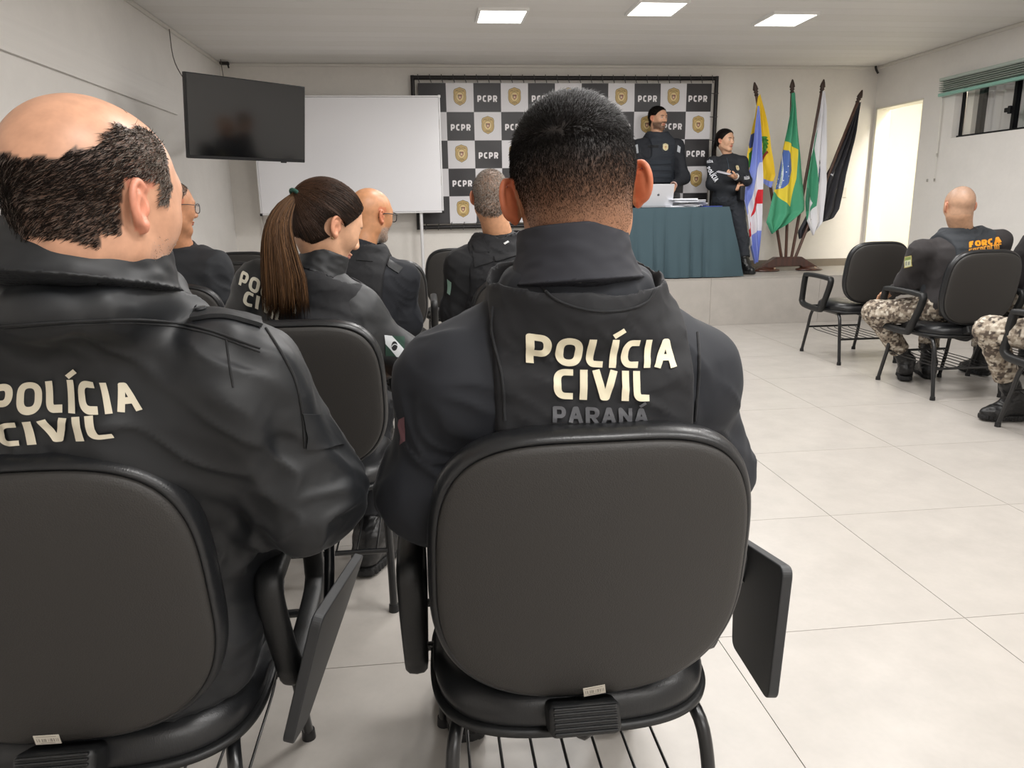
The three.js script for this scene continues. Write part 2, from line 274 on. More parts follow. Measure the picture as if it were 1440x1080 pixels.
function crest(c, x, y, w, h, gold = '#c9ab6c', dark = '#6d5a34') {   // golden badge shield
  const shield = (k) => {
    const W = w * k, H = h * k, X = x + (w - W) / 2, Y = y + (h - H) / 2;
    c.beginPath(); c.moveTo(X + W * 0.12, Y + H * 0.1); c.quadraticCurveTo(X + W * 0.3, Y + H * 0.06, X + W * 0.5, Y); c.quadraticCurveTo(X + W * 0.7, Y + H * 0.06, X + W * 0.88, Y + H * 0.1);
    c.quadraticCurveTo(X + W * 1.02, Y + H * 0.2, X + W * 0.97, Y + H * 0.4); c.quadraticCurveTo(X + W * 1.04, Y + H * 0.75, X + W * 0.8, Y + H * 0.88); c.lineTo(X + W * 0.5, Y + H);
    c.lineTo(X + W * 0.2, Y + H * 0.88); c.quadraticCurveTo(X - W * 0.04, Y + H * 0.75, X + W * 0.03, Y + H * 0.4); c.quadraticCurveTo(X - W * 0.02, Y + H * 0.2, X + W * 0.12, Y + H * 0.1); c.closePath();
  };
  shield(1); c.fillStyle = dark; c.fill(); shield(0.94); c.fillStyle = gold; c.fill();
  shield(0.8); c.strokeStyle = dark; c.lineWidth = w * 0.02; c.stroke();
  c.fillStyle = dark; c.font = `bold ${h * 0.12}px sans-serif`; c.textAlign = 'center';
  c.fillText('POLÍCIA', x + w / 2, y + h * 0.24, w * 0.66); c.fillText('CIVIL', x + w / 2, y + h * 0.87, w * 0.5);
  c.beginPath(); c.ellipse(x + w / 2, y + h * 0.52, w * 0.29, h * 0.25, 0, 0, 7); c.fillStyle = '#dcc58e'; c.fill(); c.strokeStyle = dark; c.stroke();
  c.beginPath(); c.moveTo(x + w * 0.33, y + h * 0.4); c.lineTo(x + w * 0.67, y + h * 0.4); c.lineTo(x + w * 0.64, y + h * 0.57); c.lineTo(x + w * 0.5, y + h * 0.68); c.lineTo(x + w * 0.36, y + h * 0.57); c.closePath(); c.fillStyle = '#8d5a4c'; c.fill();
  c.beginPath(); c.arc(x + w / 2, y + h * 0.54, w * 0.085, 0, 7); c.fillStyle = '#d9bda0'; c.fill(); c.fillStyle = '#7b8a5a'; c.fillRect(x + w * 0.37, y + h * 0.43, w * 0.07, h * 0.08);
}

// ---------------------------------------------------------------- wall screen
{
  const L = V(-1.623, 0, 5.76), R = V(-0.915, 0, 6.44), mid = L.clone().add(R).multiplyScalar(0.5), top = 2.195, bot = 1.635;
  const ang = Math.atan2(-(R.z - L.z), R.x - L.x);
  const t = thing('television', 'large black flat television hung in the corner beside the whiteboard', 'television', v3(mid.x, (top + bot) / 2, mid.z), ang);
  const tilt = new THREE.Group(); tilt.name = 'screen_head'; tilt.rotation.x = 0.13; t.add(tilt);
  mesh('bezel', rbox(0.985, 0.575, 0.035, 0.006, 0, 0, -0.02), std(0x101114, 0.35), tilt);
  mesh('display', box(0.965, 0.545, 0.002, 0, 0.008, -0.001), phys(0x07080a, 0.09, { clearcoat: 0.6, clearcoatRoughness: 0.08 }), tilt);
  mesh('infrared_sensor', rbox(0.05, 0.012, 0.012, 0.003, 0.3, -0.29, -0.015), std(0x0b0b0c, 0.4), tilt);
  t.updateMatrixWorld(true);
  const inv = (p) => p.clone().sub(t.position).applyAxisAngle(v3(0, 1, 0), -ang);
  mesh('mounting_plate', rbox(0.3, 0.3, 0.02, 0.004, 0, 0, -0.05), blackMetal, t);
  const wb = thing('monitor_bracket', 'black folding wall arm hidden behind the television', 'bracket', V(LEFT + 0.02, 1.93, 7.4)), aw = (p) => p.clone().sub(wb.position), pt = t.localToWorld(v3(0, 0, -0.075));
  mesh('wall_plate', rbox(0.02, 0.22, 0.12, 0.004, -0.008, 0, 0), blackMetal, wb); mesh('inner_arm', cyl(v3(0, 0, 0), aw(V(-1.62, 1.93, 7.0)), 0.022), blackMetal, wb); mesh('outer_arm', cyl(aw(V(-1.62, 1.93, 7.0)), aw(pt), 0.022), blackMetal, wb);
  const cab = (a, b, c, label) => tag(mesh('cable', tube([a, b, c], 0.004, 16, 6), std(0x6b6560, 0.7)), label, 'cable');
  cab(V(LEFT + 0.03, CEIL - 0.03, 7.02), V(LEFT + 0.05, 2.5, 6.98), V(-1.62, 2.02, 6.3), 'thin grey cable dropping from the ceiling trim behind the television');
  cab(V(-1.98, CEIL - 0.02, 8.4), V(-1.94, 2.5, 8.3), V(-1.5, 2.0, 6.5), 'thin dark cable dropping from the ceiling corner to the television');
  tag(mesh('torn_bracket', [rbox(0.09, 0.03, 0.05, 0.006, -1.98, CEIL - 0.03, -8.55), cyl(V(-1.95, CEIL - 0.03, 8.55), V(-1.93, CEIL - 0.08, 8.5), 0.008)], std(0x2b2724, 0.8)), 'small dark torn bracket in the ceiling corner above the television', 'bracket');
}
// ---------------------------------------------------------------- whiteboard on legs
{
  const z = 8.45, t = thing('whiteboard', 'wide white dry erase board on legs overlapping the checkered banner', 'whiteboard', V(-0.76, PLAT, z));
  const w = 1.93, h = 1.19, y = 1.31;
  const g = new RoundedBoxGeometry(w - 0.02, h - 0.02, 0.016, 2, 0.003);
  mesh('panel', g.translate(0, y, 0), phys(0xf1f1f5, 0.16, { clearcoat: 0.35, clearcoatRoughness: 0.1 }), t);
  const fm = std(0xe6e6e8, 0.35, { metalness: 0.2 });
  for (const s of [-1, 1]) { mesh('frame_rail', rbox(w, 0.016, 0.026, 0.004, 0, y + s * h / 2, 0), fm, t); mesh('frame_rail', rbox(0.016, h, 0.026, 0.004, s * w / 2, y, 0), fm, t); }
  const cm = std(0x18181a, 0.5);
  for (const [a, b] of [[-1, -1], [1, -1], [1, 1], [-1, 1]]) mesh('corner_cap', rbox(0.03, 0.03, 0.032, 0.008, a * w / 2, y + b * h / 2, 0), b > 0 ? fm : cm, t);
  for (const x of [-0.6, 0.725]) { const l = mesh('leg', [cyl(v3(x, 0.012, -0.03), v3(x, y - h / 2 + 0.05, -0.03), 0.018), box(0.03, 0.3, 0.012, x, y - h / 2 + 0.16, -0.022)], fm, t); mesh('foot', rbox(0.04, 0.024, 0.36, 0.008, x, 0.012, -0.03), fm, l); }
}
// ---------------------------------------------------------------- banner in its black tube frame
{
  const z = 8.66, k = z / 8.72, x0 = -0.068 * k, x1 = 3.344 * k, yT = 1.27 + 1.36 * k, yB = 1.27 - 0.229 * k;
  const t = thing('backdrop_banner', 'checkered black and white banner with badge crests in a black tube frame', 'banner', V((x0 + x1) / 2, PLAT, z));
  const ox = (x0 + x1) / 2, W = x1 - x0, P = (x, y, d = 0) => v3(x - ox, y - PLAT, d);
  const r = 0.022, fm = std(0x1d1a1b, 0.45, { metalness: 0.2 });
  for (const y of [yT, yB]) mesh('frame_tube', cyl(P(x0, y), P(x1, y), r), fm, t);
  for (const x of [x0, x1]) mesh('frame_tube', cyl(P(x, yB - r), P(x, yT + r), r), fm, t);
  for (const x of [x0 + 0.4, x1 - 0.4]) for (const y of [yT, yB]) mesh('wall_bracket', box(0.03, 0.03, 0.05, x - ox, y - PLAT, -0.03), fm, t);
  // printed cloth: eleven columns, five rows
  const fx0 = 0.287 * k - 0.3009 * k, fx1 = 3.285 * k, fy1 = 1.27 + 1.303 * k, fy0 = 1.27 - 0.19 * k, cw = 0.3009 * k, rh = (fy1 - fy0) / 5, px = 150;
  const tw = Math.round((fx1 - fx0) / cw * px), th = Math.round(5 * px * rh / cw), ph = th / 5;
  const tex = canvas(tw, th, (c) => {
    c.fillStyle = '#d9d7da'; c.fillRect(0, 0, tw, th);
    for (let j = 0; j < 5; j++) for (let i = 0; i < 11; i++) {
      const X = i * px, Y = j * ph;
      if ((i + j) % 2 === 0) { c.fillStyle = '#2b292c'; c.fillRect(X, Y, px, ph); const h = 34, lw = 8.6, gp = 6, w = wordWidth('PCPR', h, gp); if (i) drawWord(c, 'PCPR', X + (px - w) / 2 - (i === 10 ? 8 : 0), Y + ph * 0.42, h, lw, gp, '#ece8ea'); }
      else crest(c, X + px * 0.26, Y + ph * 0.14, px * 0.48, ph * 0.64);
    }
  });
  mesh('printed_cloth', gridGeo(90, 40, (u, v) => P(lerp(fx0, fx1, u), lerp(fy0, fy1, v), 0.012 + 0.004 * Math.sin(u * 40 + v * 3) * (1 - v) + 0.005 * n3(u * 7, v * 4, 3))), phys(0xffffff, 0.42, { map: tex, side: THREE.DoubleSide }), t);
  const hookM = std(0x3a3638, 0.5);
  const hook = (x, y, s) => mesh('hook', tube([P(x - 0.004, y + s * 0.03, 0.028), P(x, y - s * 0.01, 0.03), P(x + 0.012, y - s * 0.055, 0.024)], 0.0045, 8, 5), hookM, t);
  for (let i = 0; i < 27; i++) hook(x0 + 0.06 + i * (W - 0.12) / 26, yT, 1);
  for (let i = 0; i < 24; i++) hook(x0 + 0.08 + i * (W - 0.16) / 23, yB, -1);
  for (let i = 0; i < 6; i++) mesh('hook', tube([P(x1 + 0.02, yT - 0.16 - i * 0.25, 0.02), P(x1 - 0.02, yT - 0.165 - i * 0.25, 0.03), P(x1 - 0.07, yT - 0.16 - i * 0.25, 0.022)], 0.0045, 8, 5), hookM, t);
}
// ---------------------------------------------------------------- speaker table with its cloth, laptop, papers
const TABLE_TOP = 1.222, TX0 = 1.42, TX1 = 3.15, TZ0 = 7.69, TZ1 = 8.12;
{
  const h = TABLE_TOP - PLAT, cx = (TX0 + TX1) / 2, cz = (TZ0 + TZ1) / 2, w = TX1 - TX0 - 0.02, d = TZ1 - TZ0 - 0.02;
  const t = thing('speaker_table', 'folding table hidden under the dark teal cloth on the platform', 'table', V(cx, PLAT, cz));
  const wood = std(0x7b6a55, 0.6), met = std(0x55565a, 0.4, { metalness: 0.5 });
  mesh('tabletop', rbox(w, 0.025, d, 0.005, 0, h - 0.02, 0), wood, t);
  for (const [a, b] of [[-1, -1], [1, -1], [1, 1], [-1, 1]]) mesh('leg', cyl(v3(a * (w / 2 - 0.08), 0, b * (d / 2 - 0.06)), v3(a * (w / 2 - 0.08), h - 0.03, b * (d / 2 - 0.06)), 0.014), met, t);
  // cloth: a closed skirt around the top, with folds growing downwards
  const hw = (TX1 - TX0) / 2, hd = (TZ1 - TZ0) / 2, per0 = 4 * (hw + hd), N = 520, M = 26;
  const rim = (s) => { let q = ((s % 1) + 1) % 1 * per0;         // start at front left, run to the right
    if (q < 2 * hw) return [-hw + q, hd, 0, 1]; q -= 2 * hw; if (q < 2 * hd) return [hw, hd - q, 1, 0]; q -= 2 * hd;
    if (q < 2 * hw) return [hw - q, -hd, 0, -1]; q -= 2 * hw; return [-hw, -hd + q, -1, 0]; };
  const sc = 2 * hw / per0;
  const skirt = gridGeo(N, M, (u, v) => {
    const [x, z, nx, nz] = rim(u), du = Math.abs(u - sc), corner = Math.exp(-((du / 0.02) ** 2));
    const wv = 1 - Math.abs(Math.sin(u * 74 + 1.2 * n3(u * 9, 0, 1))), w2 = 0.5 + 0.5 * Math.sin(u * 151 + 2 * n3(u * 14, 2, 1));
    const g0 = Math.min(1, 0.25 + v) * Math.min(1, v * 12); let o = v * 0.012 + g0 * (0.045 * (1 - wv * wv) * (0.4 + 0.6 * v) + 0.014 * w2 * v + 0.006 * n3(u * 30, v * 2, 4));
    if (nz < 0 || nx < 0) o *= 0.6;
    const side = nx > 0 ? sstep(0, 0.05, u - sc) : 0, hem = h - 0.008 - side * 0.27 * (1 - corner);
    let ox = nx, oz = nz; if (corner > 0.02) { ox = lerp(nx, 0.95, corner); oz = lerp(nz, 0.3, corner); o += corner * 0.13 * v; }
    if (nz > 0 && o * oz > 0.088) o = 0.088;                   // the front hem stays on the platform
    return v3(x + ox * o, h + 0.002 - v * hem, z + oz * Math.min(o, 0.09));
  });
  const topS = gridGeo(40, 14, (u, v) => v3(lerp(-hw, hw, u), h + 0.002 + 0.0012 * n3(u * 12, v * 6, 2), lerp(hd, -hd, v)));
  const c = tag(mesh('tablecloth', [skirt, topS], phys(0x3a4e56, 0.85, { sheen: 0.5, sheenRoughness: 0.6, sheenColor: new THREE.Color(0x5c7076), side: THREE.DoubleSide })), 'dark teal cloth draped over the speaker table with long vertical folds', 'tablecloth');
  c.position.copy(V(cx, PLAT, cz));
  // laptop seen from behind its lid
  const lap = thing('laptop', 'silver laptop seen from behind its open lid on the teal cloth', 'laptop', V(2.42, TABLE_TOP + 0.004, 7.83), 0.03);
  const alu = std(0xd6d7dc, 0.35, { metalness: 0.35 });
  mesh('base', rbox(0.33, 0.016, 0.225, 0.006, 0, 0.009, -0.115), alu, lap);
  mesh('keyboard', box(0.28, 0.002, 0.1, 0, 0.0182, -0.09), std(0x1a1a1c, 0.6), lap);
  const lid = new THREE.Group(); lid.name = 'lid'; lid.position.set(0, 0.014, 0); lid.rotation.x = 0.2; lap.add(lid);
  mesh('shell', rbox(0.33, 0.225, 0.008, 0.0035, 0, 0.1125, 0), alu, lid);
  mesh('screen', box(0.31, 0.2, 0.001, 0, 0.115, -0.0046), std(0x222831, 0.2, { emissive: 0x8fa6c0, emissiveIntensity: 0.25 }), lid);
  const fruit = new THREE.Shape(); fruit.absellipse(-0.0045, 0, 0.008, 0.0105, 0, Math.PI * 2); const f2 = new THREE.Shape(); f2.absellipse(0.0045, 0, 0.008, 0.0105, 0, Math.PI * 2); const leaf = new THREE.Shape(); leaf.absellipse(0.003, 0.0145, 0.002, 0.0045, 0, Math.PI * 2, false, -0.6);
  mesh('lid_emblem', [fruit, f2, leaf].map((s) => new THREE.ExtrudeGeometry(s, { depth: 0.0006, bevelEnabled: false, curveSegments: 10 }).translate(0, 0.115, 0.004)), std(0x50535a, 0.3), lid);
  // spread of papers
  const sheet = std(0xe9e9ec, 0.8), spots = [[2.66, 7.86, 0.2], [2.72, 7.9, -0.1], [2.79, 7.88, 0.35], [2.7, 7.98, 0.05], [2.84, 7.93, -0.3], [2.63, 7.95, -0.25], [2.76, 7.85, 0.1], [2.7, 7.9, 0.3], [2.8, 7.92, -0.15], [2.68, 7.87, 0.12], [2.74, 7.96, -0.3]];
  spots.forEach(([x, d, a], i) => {
    const p = tag(mesh('paper_bundle', rbox(0.297, 0.0074, 0.21, 0.0015, 0, 0.004, 0, 1), i % 3 ? sheet : std(0xdfe3ea, 0.8)), 'thin white bundle of papers in the pile beside the laptop', 'papers', 'papers beside the laptop');
    p.position.copy(V(x, TABLE_TOP + 0.004 + 0.008 * i, d)); p.rotation.y = a;
  });
  const fol = tag(mesh('blue_folder', rbox(0.2, 0.006, 0.14, 0.002), std(0x3b4fb0, 0.5)), 'thin bright blue folder lying near the end of the teal cloth', 'folder'); fol.position.copy(V(2.98, TABLE_TOP + 0.007, 7.78));
  const ch = thing('office_chair', 'grey upholstered chair behind the laptop on the platform', 'chair', V(2.78, PLAT, 8.44), Math.PI + 0.1);
  mesh('backrest', rbox(0.35, 0.42, 0.06, 0.03, 0, 0.68, 0.18, 4), std(0x5f6064, 0.8), ch); mesh('seat', rbox(0.36, 0.07, 0.34, 0.03, 0, 0.43, 0, 4), std(0x5f6064, 0.8), ch);
  mesh('column', cyl(v3(0, 0.06, 0), v3(0, 0.4, 0), 0.025), blackMetal, ch);
  mesh('back_support', tube([v3(0, 0.4, 0.06), v3(0, 0.42, 0.2), v3(0, 0.6, 0.215)], 0.018, 12, 8), blackMetal, ch);
  for (let i = 0; i < 5; i++) { const a = i * 1.2566; mesh('base_arm', cyl(v3(0, 0.07, 0), v3(Math.cos(a) * 0.19, 0.03, Math.sin(a) * 0.19), 0.02, 0.014), blackMetal, ch); }
}
// ---------------------------------------------------------------- flags on their wooden stand
{
  const woodTex = noiseTex(128, (u, v) => { const k = 0.85 + 0.2 * per(u, v * 0.1, 30, 3); return [78 * k, 42 * k, 30 * k]; }, true);
  const wood = phys(0xffffff, 0.3, { map: woodTex, clearcoat: 0.5, clearcoatRoughness: 0.2 });
  const poleM = std(0x4a2e22, 0.4), finM = std(0x3a2820, 0.45);
  const FZ = 8.3, base = V(4.09, PLAT, 8.24);
  const st = thing('flag_stand', 'dark varnished wooden flag stand with two turned feet', 'stand', base);
  const sh = new THREE.Shape(); sh.moveTo(-0.36, 0.03); sh.lineTo(-0.15, 0.15); sh.lineTo(0.15, 0.15); sh.lineTo(0.36, 0.03); sh.lineTo(0.2, 0.03); sh.lineTo(0.14, 0.06); sh.lineTo(-0.14, 0.06); sh.lineTo(-0.2, 0.03); sh.closePath();
  mesh('cross_beam', new THREE.ExtrudeGeometry(sh, { depth: 0.09, bevelEnabled: true, bevelSize: 0.006, bevelThickness: 0.006, bevelSegments: 2 }).translate(0, 0, -0.045), wood, st);
  const prof = [[0, 0], [0.12, 0], [0.135, 0.008], [0.13, 0.022], [0.1, 0.028], [0.085, 0.04], [0.05, 0.046], [0, 0.048]].map(([x, y]) => new THREE.Vector2(x, y));
  for (const s of [-1, 1]) { const f = mesh('turned_foot', new THREE.LatheGeometry(prof, 32), wood, st); f.position.set(s * 0.255, 0, 0.02); f.scale.set(1.15, 1, 0.75); }
  const bolts = [[0.3, 0.034, 0.075], [-0.18, 0.034, 0.075]];
  for (const [x, y, z] of bolts) mesh('bolt', new THREE.SphereGeometry(0.012, 10, 8).translate(x, y, z), std(0xb9a58c, 0.3, { metalness: 0.6 }), st);
  const P = (q, d = FZ) => at(q[0], q[1], d);
  // interpolate an outline side by row
  const along = (pts, t) => { let k = 0; while (k < pts.length - 2 && pts[k + 1][0] < t) k++; const a = pts[k], b = pts[k + 1], f = clamp((t - a[0]) / (b[0] - a[0]), 0, 1); return [lerp(a[1], b[1], f), lerp(a[2], b[2], f)]; };
  function sheetFlag(parent, name, left, right, depth, art, folds, amp, nu = 40, nv = 70, off = 0) {   // left/right: lists of [t, px, py]
    const all = [...left, ...right], xs = all.map((p) => p[1]), ys = all.map((p) => p[2]), bx0 = Math.min(...xs) - 2, bx1 = Math.max(...xs) + 2, by0 = Math.min(...ys) - 2, by1 = Math.max(...ys) + 2;
    const A = P([bx0, by1], depth), B = P([bx1, by0], depth);
    const S = 7, tex = canvas(Math.round((bx1 - bx0) * S), Math.round((by1 - by0) * S), (c) => { c.scale(S, S); c.translate(-bx0, -by0); art(c); });
    const g = gridGeo(nu, nv, (u, v) => {
      const l = along(left, v), r = along(right, v), p = P([lerp(l[0], r[0], u), lerp(l[1], r[1], u)], depth), k = Math.min(1, v * 4);
      p.z += off + amp * k * (Math.sin(u * folds * 6.283 + 1.3 * Math.sin(v * 4) + 0.6) + 0.35 * n3(u * 5, v * 3, folds)); return p;
    }, (u, v, p) => [(p.x - A.x) / (B.x - A.x), (p.y - A.y) / (B.y - A.y)]);
    const m = mesh(name, g.translate(-parent.position.x, -parent.position.y, -parent.position.z), phys(0xffffff, 0.7, { map: tex, side: THREE.DoubleSide, sheen: 0.3, sheenRoughness: 0.5, sheenColor: new THREE.Color(0.3, 0.3, 0.3) }), parent);
    return m;
  }
  function pole(label, bot, top) {
    const a = P(bot, 8.24), b = P(top, FZ - 0.02), g = thing('flag', label, 'flag', a.clone()), dir = b.clone().sub(a), n = dir.clone().normalize();
    a.addScaledVector(n, 0);
    const o = (p) => p.clone().sub(g.position), e = b.clone().addScaledVector(n, -0.14);
    mesh('pole', cyl(o(a), o(e), 0.0165, 0.0165, 12), poleM, g);
    const fp = [[0, 0], [0.019, 0], [0.024, 0.012], [0.017, 0.022], [0.017, 0.03], [0.027, 0.042], [0.017, 0.052], [0.03, 0.066], [0.022, 0.1], [0.008, 0.14], [0, 0.146]].map(([x, y]) => new THREE.Vector2(x, y));
    const f = mesh('finial', new THREE.LatheGeometry(fp, 14), finM, g); f.position.copy(o(e)); f.quaternion.setFromUnitVectors(v3(0, 1, 0), n);
    return g;
  }
  const poly = (c, col, pts) => { c.fillStyle = col; c.beginPath(); pts.forEach((p, i) => (i ? c.lineTo(...p) : c.moveTo(...p))); c.closePath(); c.fill(); };
  // municipal flag: blue, white and red in front, yellow field with a wreath behind
  const f1 = pole('blue yellow white and red flag standing closest to the speakers', [1099, 363], [1061, 116]);
  const Y = '#e2bf2c', BL = '#8090d6';
  const backArt = (c) => { poly(c, Y, [[1030, 100], [1110, 100], [1110, 400], [1030, 400]]); poly(c, BL, [[1066, 249], [1072, 250], [1092, 255], [1092, 300], [1040, 300], [1040, 236], [1056, 240]]);
    poly(c, '#3d4a78', [[1048, 190], [1062, 185], [1062, 205], [1050, 208]]); poly(c, '#2f7d2b', [[1050, 215], [1058, 210], [1058, 232], [1050, 236]]);
    for (let i = 0; i < 9; i++) { const a = -0.9 + i * 0.28, x = 1071 + 9 * Math.cos(a), y = 205 + 16 * Math.sin(a); c.fillStyle = i % 2 ? '#2c6a25' : '#3f8430'; c.beginPath(); c.ellipse(x, y, 4.6, 1.9, a + 1, 0, 7); c.fill(); c.beginPath(); c.ellipse(x - 3.5, y + 2, 4.2, 1.7, a + 2, 0, 7); c.fill(); }
    poly(c, '#7d1f1c', [[1071, 222], [1083, 211], [1085, 214], [1073, 227]]); };
  const b1 = sheetFlag(f1, 'yellow_cloth', [[0, 1066, 136], [0.35, 1058, 175], [0.7, 1050, 215], [1, 1048, 245]], [[0, 1069, 132], [0.3, 1079, 174], [0.6, 1084, 210], [0.9, 1090, 246], [1, 1085, 264]], 8.22, backArt, 2, 0.02);
  b1.userData.label = 'yellow field with a green wreath';
  const frontArt = (c) => { poly(c, BL, [[1030, 100], [1090, 100], [1090, 400], [1030, 400]]);
    poly(c, '#dcdbe2', [[1073, 226], [1062, 262], [1048, 302], [1048, 332], [1053, 345], [1056, 352], [1061, 350], [1066, 330], [1075, 322], [1075, 226]]);
    poly(c, '#c8202c', [[1074, 264], [1063, 285], [1061, 304], [1074, 284]]); poly(c, '#c8202c', [[1061, 309], [1050, 330], [1051, 346], [1061, 326]]); };
  const a1 = sheetFlag(f1, 'blue_cloth', [[0, 1065.5, 149], [0.18, 1059.6, 189], [0.38, 1054, 233], [0.56, 1045, 277], [0.68, 1050, 302], [0.88, 1054.4, 344], [1, 1061, 371]], [[0, 1068, 149], [0.18, 1070, 189], [0.4, 1071.5, 240], [0.55, 1072, 270], [0.78, 1070, 322], [1, 1067, 367]], 8.17, frontArt, 2, 0.025);
  a1.userData.label = 'blue cloth with white and red stripes';
  // national flag
  const f2 = pole('green flag with yellow rhombus and blue globe hanging on its pole', [1105, 363], [1114.5, 112]);
  sheetFlag(f2, 'cloth', [[0, 1113, 131], [0.12, 1112, 150], [0.33, 1102.6, 196], [0.52, 1095, 233], [0.66, 1088.5, 264], [0.9, 1077.4, 312.6], [1, 1085.5, 329]], [[0, 1118, 130], [0.33, 1124.8, 195], [0.56, 1129, 242], [0.8, 1132, 284], [0.88, 1132, 296], [0.95, 1110, 314], [1, 1089, 325]], 8.19, (c) => {
    poly(c, '#459a76', [[1060, 100], [1150, 100], [1150, 350], [1060, 350]]);
    poly(c, '#e4cd3c', [[1100, 196], [1106, 197], [1125, 209], [1126, 250], [1120, 290], [1104, 280], [1084, 266], [1092, 232]]);
    c.save(); poly(c, '#5270b4', [[1100, 208], [1108, 210], [1116, 222], [1118, 238], [1114, 254], [1104, 263], [1088, 265], [1092, 240], [1096, 225]]); c.restore();
    c.strokeStyle = '#dfe3ea'; c.lineWidth = 3.6; c.beginPath(); c.moveTo(1097, 214); c.quadraticCurveTo(1106, 236, 1099, 263); c.stroke();
    c.save(); c.translate(1102.2, 229); c.rotate(1.62); c.fillStyle = '#3a7a55'; c.font = 'bold 3px sans-serif'; c.fillText('ORDEM E PROGRESSO', 0, 1, 34); c.restore();
    c.fillStyle = '#e8ecf2'; for (const [x, y] of [[1091, 257], [1094, 260], [1098, 258], [1107, 240], [1111, 246], [1104, 252], [1093, 250], [1109, 232]]) { c.beginPath(); c.arc(x, y, 0.8, 0, 7); c.fill(); }
  }, 2.5, 0.025);
  // state flag
  const f3 = pole('white and green flag with a small blue emblem on the slanted pole', [1113, 362], [1158.5, 112]);
  sheetFlag(f3, 'cloth', [[0, 1157, 128], [0.25, 1149, 170], [0.5, 1142, 207], [0.7, 1134, 252], [0.85, 1132, 285], [0.93, 1134.4, 309], [1, 1143, 331]], [[0, 1160.3, 128], [0.2, 1161.4, 150], [0.55, 1161, 233], [0.65, 1161.5, 256], [0.85, 1158.5, 290], [0.93, 1156.6, 313], [1, 1144, 329]], 8.21, (c) => {
    poly(c, '#e4e4e8', [[1110, 100], [1180, 100], [1180, 350], [1110, 350]]);
    poly(c, '#3f9370', [[1148, 180], [1144, 206], [1153, 242], [1159, 261], [1156, 288], [1150, 292], [1138, 306], [1149, 284], [1140, 274], [1136, 312], [1128, 312], [1128, 230]]);
    poly(c, '#2f7258', [[1130, 262], [1140, 274], [1136, 296], [1130, 296]]);
    poly(c, '#26436b', [[1156, 236], [1160, 230], [1162, 236], [1162, 254], [1159, 258], [1156, 250]]); poly(c, '#4c4f53', [[1156, 226], [1159, 222], [1161, 227], [1159, 231]]); poly(c, '#3f8a5e', [[1155, 240], [1157, 244], [1157, 254], [1155, 250]]);
  }, 2, 0.022, 40, 70, 0.0);
  // black flag
  const f4 = pole('black flag with a small white emblem on the most slanted pole', [1118.5, 362], [1212.5, 127]);
  sheetFlag(f4, 'cloth', [[0, 1206, 146], [0.27, 1187, 190], [0.46, 1172, 223], [0.6, 1160, 245], [0.8, 1140, 290], [0.92, 1122, 326], [1, 1124, 336]], [[0, 1211, 143], [0.12, 1207, 162], [0.35, 1200, 201], [0.6, 1189, 245], [0.8, 1179.6, 294], [0.88, 1172, 307], [0.95, 1150, 315], [1, 1126, 334]], 8.27, (c) => {
    poly(c, '#2b2b31', [[1100, 100], [1230, 100], [1230, 360], [1100, 360]]);
    c.strokeStyle = '#c9ccd2'; c.lineWidth = 2; c.beginPath(); c.moveTo(1169, 243); c.lineTo(1174, 246); c.moveTo(1178, 238); c.lineTo(1173, 244); c.lineTo(1174, 248); c.stroke();
  }, 3, 0.022);
}
// ---------------------------------------------------------------- chairs
const grain = noiseTex(256, (u, v) => 0.5 + 0.35 * per(u, v, 60, 2) + 0.3 * (rnd() - 0.5));
const vinylBack = std(0x2c2a28, 0.56, { bumpMap: grain, bumpScale: 0.0005 });
const vinylFront = phys(0x1b1c1e, 0.34, { bumpMap: grain, bumpScale: 0.0003 });
const armPlastic = phys(0x161718, 0.48, { bumpMap: grain, bumpScale: 0.0002 });
const tubeMat = phys(0x121315, 0.3, { clearcoat: 0.3, clearcoatRoughness: 0.25 });
const stickerTex = canvas(192, 96, (c) => {
  c.fillStyle = '#c9c2b6'; c.fillRect(0, 0, 192, 96); c.fillStyle = '#6a645c'; c.fillRect(18, 14, 150, 4); let s = 7;
  for (let x = 16; x < 176;) { s = (s * 73 + 11) % 97; const w = 2 + s % 5; if (s % 3) c.fillRect(x, 36, w, 34); x += w + 2 + s % 3; }
  c.fillRect(40, 80, 110, 4);
});
const stickerMat = std(0xffffff, 0.5, { map: stickerTex });
const SEAT_Y = 0.47;
// outline of the backrest: t in 0..1 around, returns [x, y] in a unit half-size box
function roundOutline(t, nTop, nBot, taper) {
  const a = t * Math.PI * 2, c = Math.cos(a), s = Math.sin(a), n = s > 0 ? nTop : nBot;
  const x = Math.sign(c) * Math.abs(c) ** (2 / n), y = Math.sign(s) * Math.abs(s) ** (2 / n);
  return [x * (1 + taper * y), y];
}
function pad(w, h, profile, outline, bend, rings = 96) { // closed cushion: profile lists [inset, depth]; bend(x, y) pushes along depth
  const pos = [], uv = [], idx = [], K = profile.length;
  const put = (x, y, d) => { const b = bend(x, y); pos.push(x, y, d + b); uv.push(x, y); };
  put(0, 0, profile[0][1]);
  for (const [inset, d] of profile) for (let i = 0; i < rings; i++) { const [ox, oy] = outline(i / rings); put(ox * (w / 2 - inset * (w / 2)), oy * (h / 2 - inset * (h / 2)), d); }
  put(0, 0, profile[K - 1][1]);
  for (let i = 0; i < rings; i++) { const j = (i + 1) % rings; idx.push(0, 1 + j, 1 + i); for (let k = 0; k < K - 1; k++) { const a = 1 + k * rings + i, b = 1 + k * rings + j, c = a + rings, d = b + rings; idx.push(a, b, d, a, d, c); } const L = 1 + (K - 1) * rings; idx.push(L + i, L + j, 1 + K * rings); }
  const g = new THREE.BufferGeometry(); g.setAttribute('position', new THREE.Float32BufferAttribute(pos, 3)); g.setAttribute('uv', new THREE.Float32BufferAttribute(uv.map((q) => q * 6), 2)); g.setIndex(idx); g.computeVertexNormals(); return g;
}
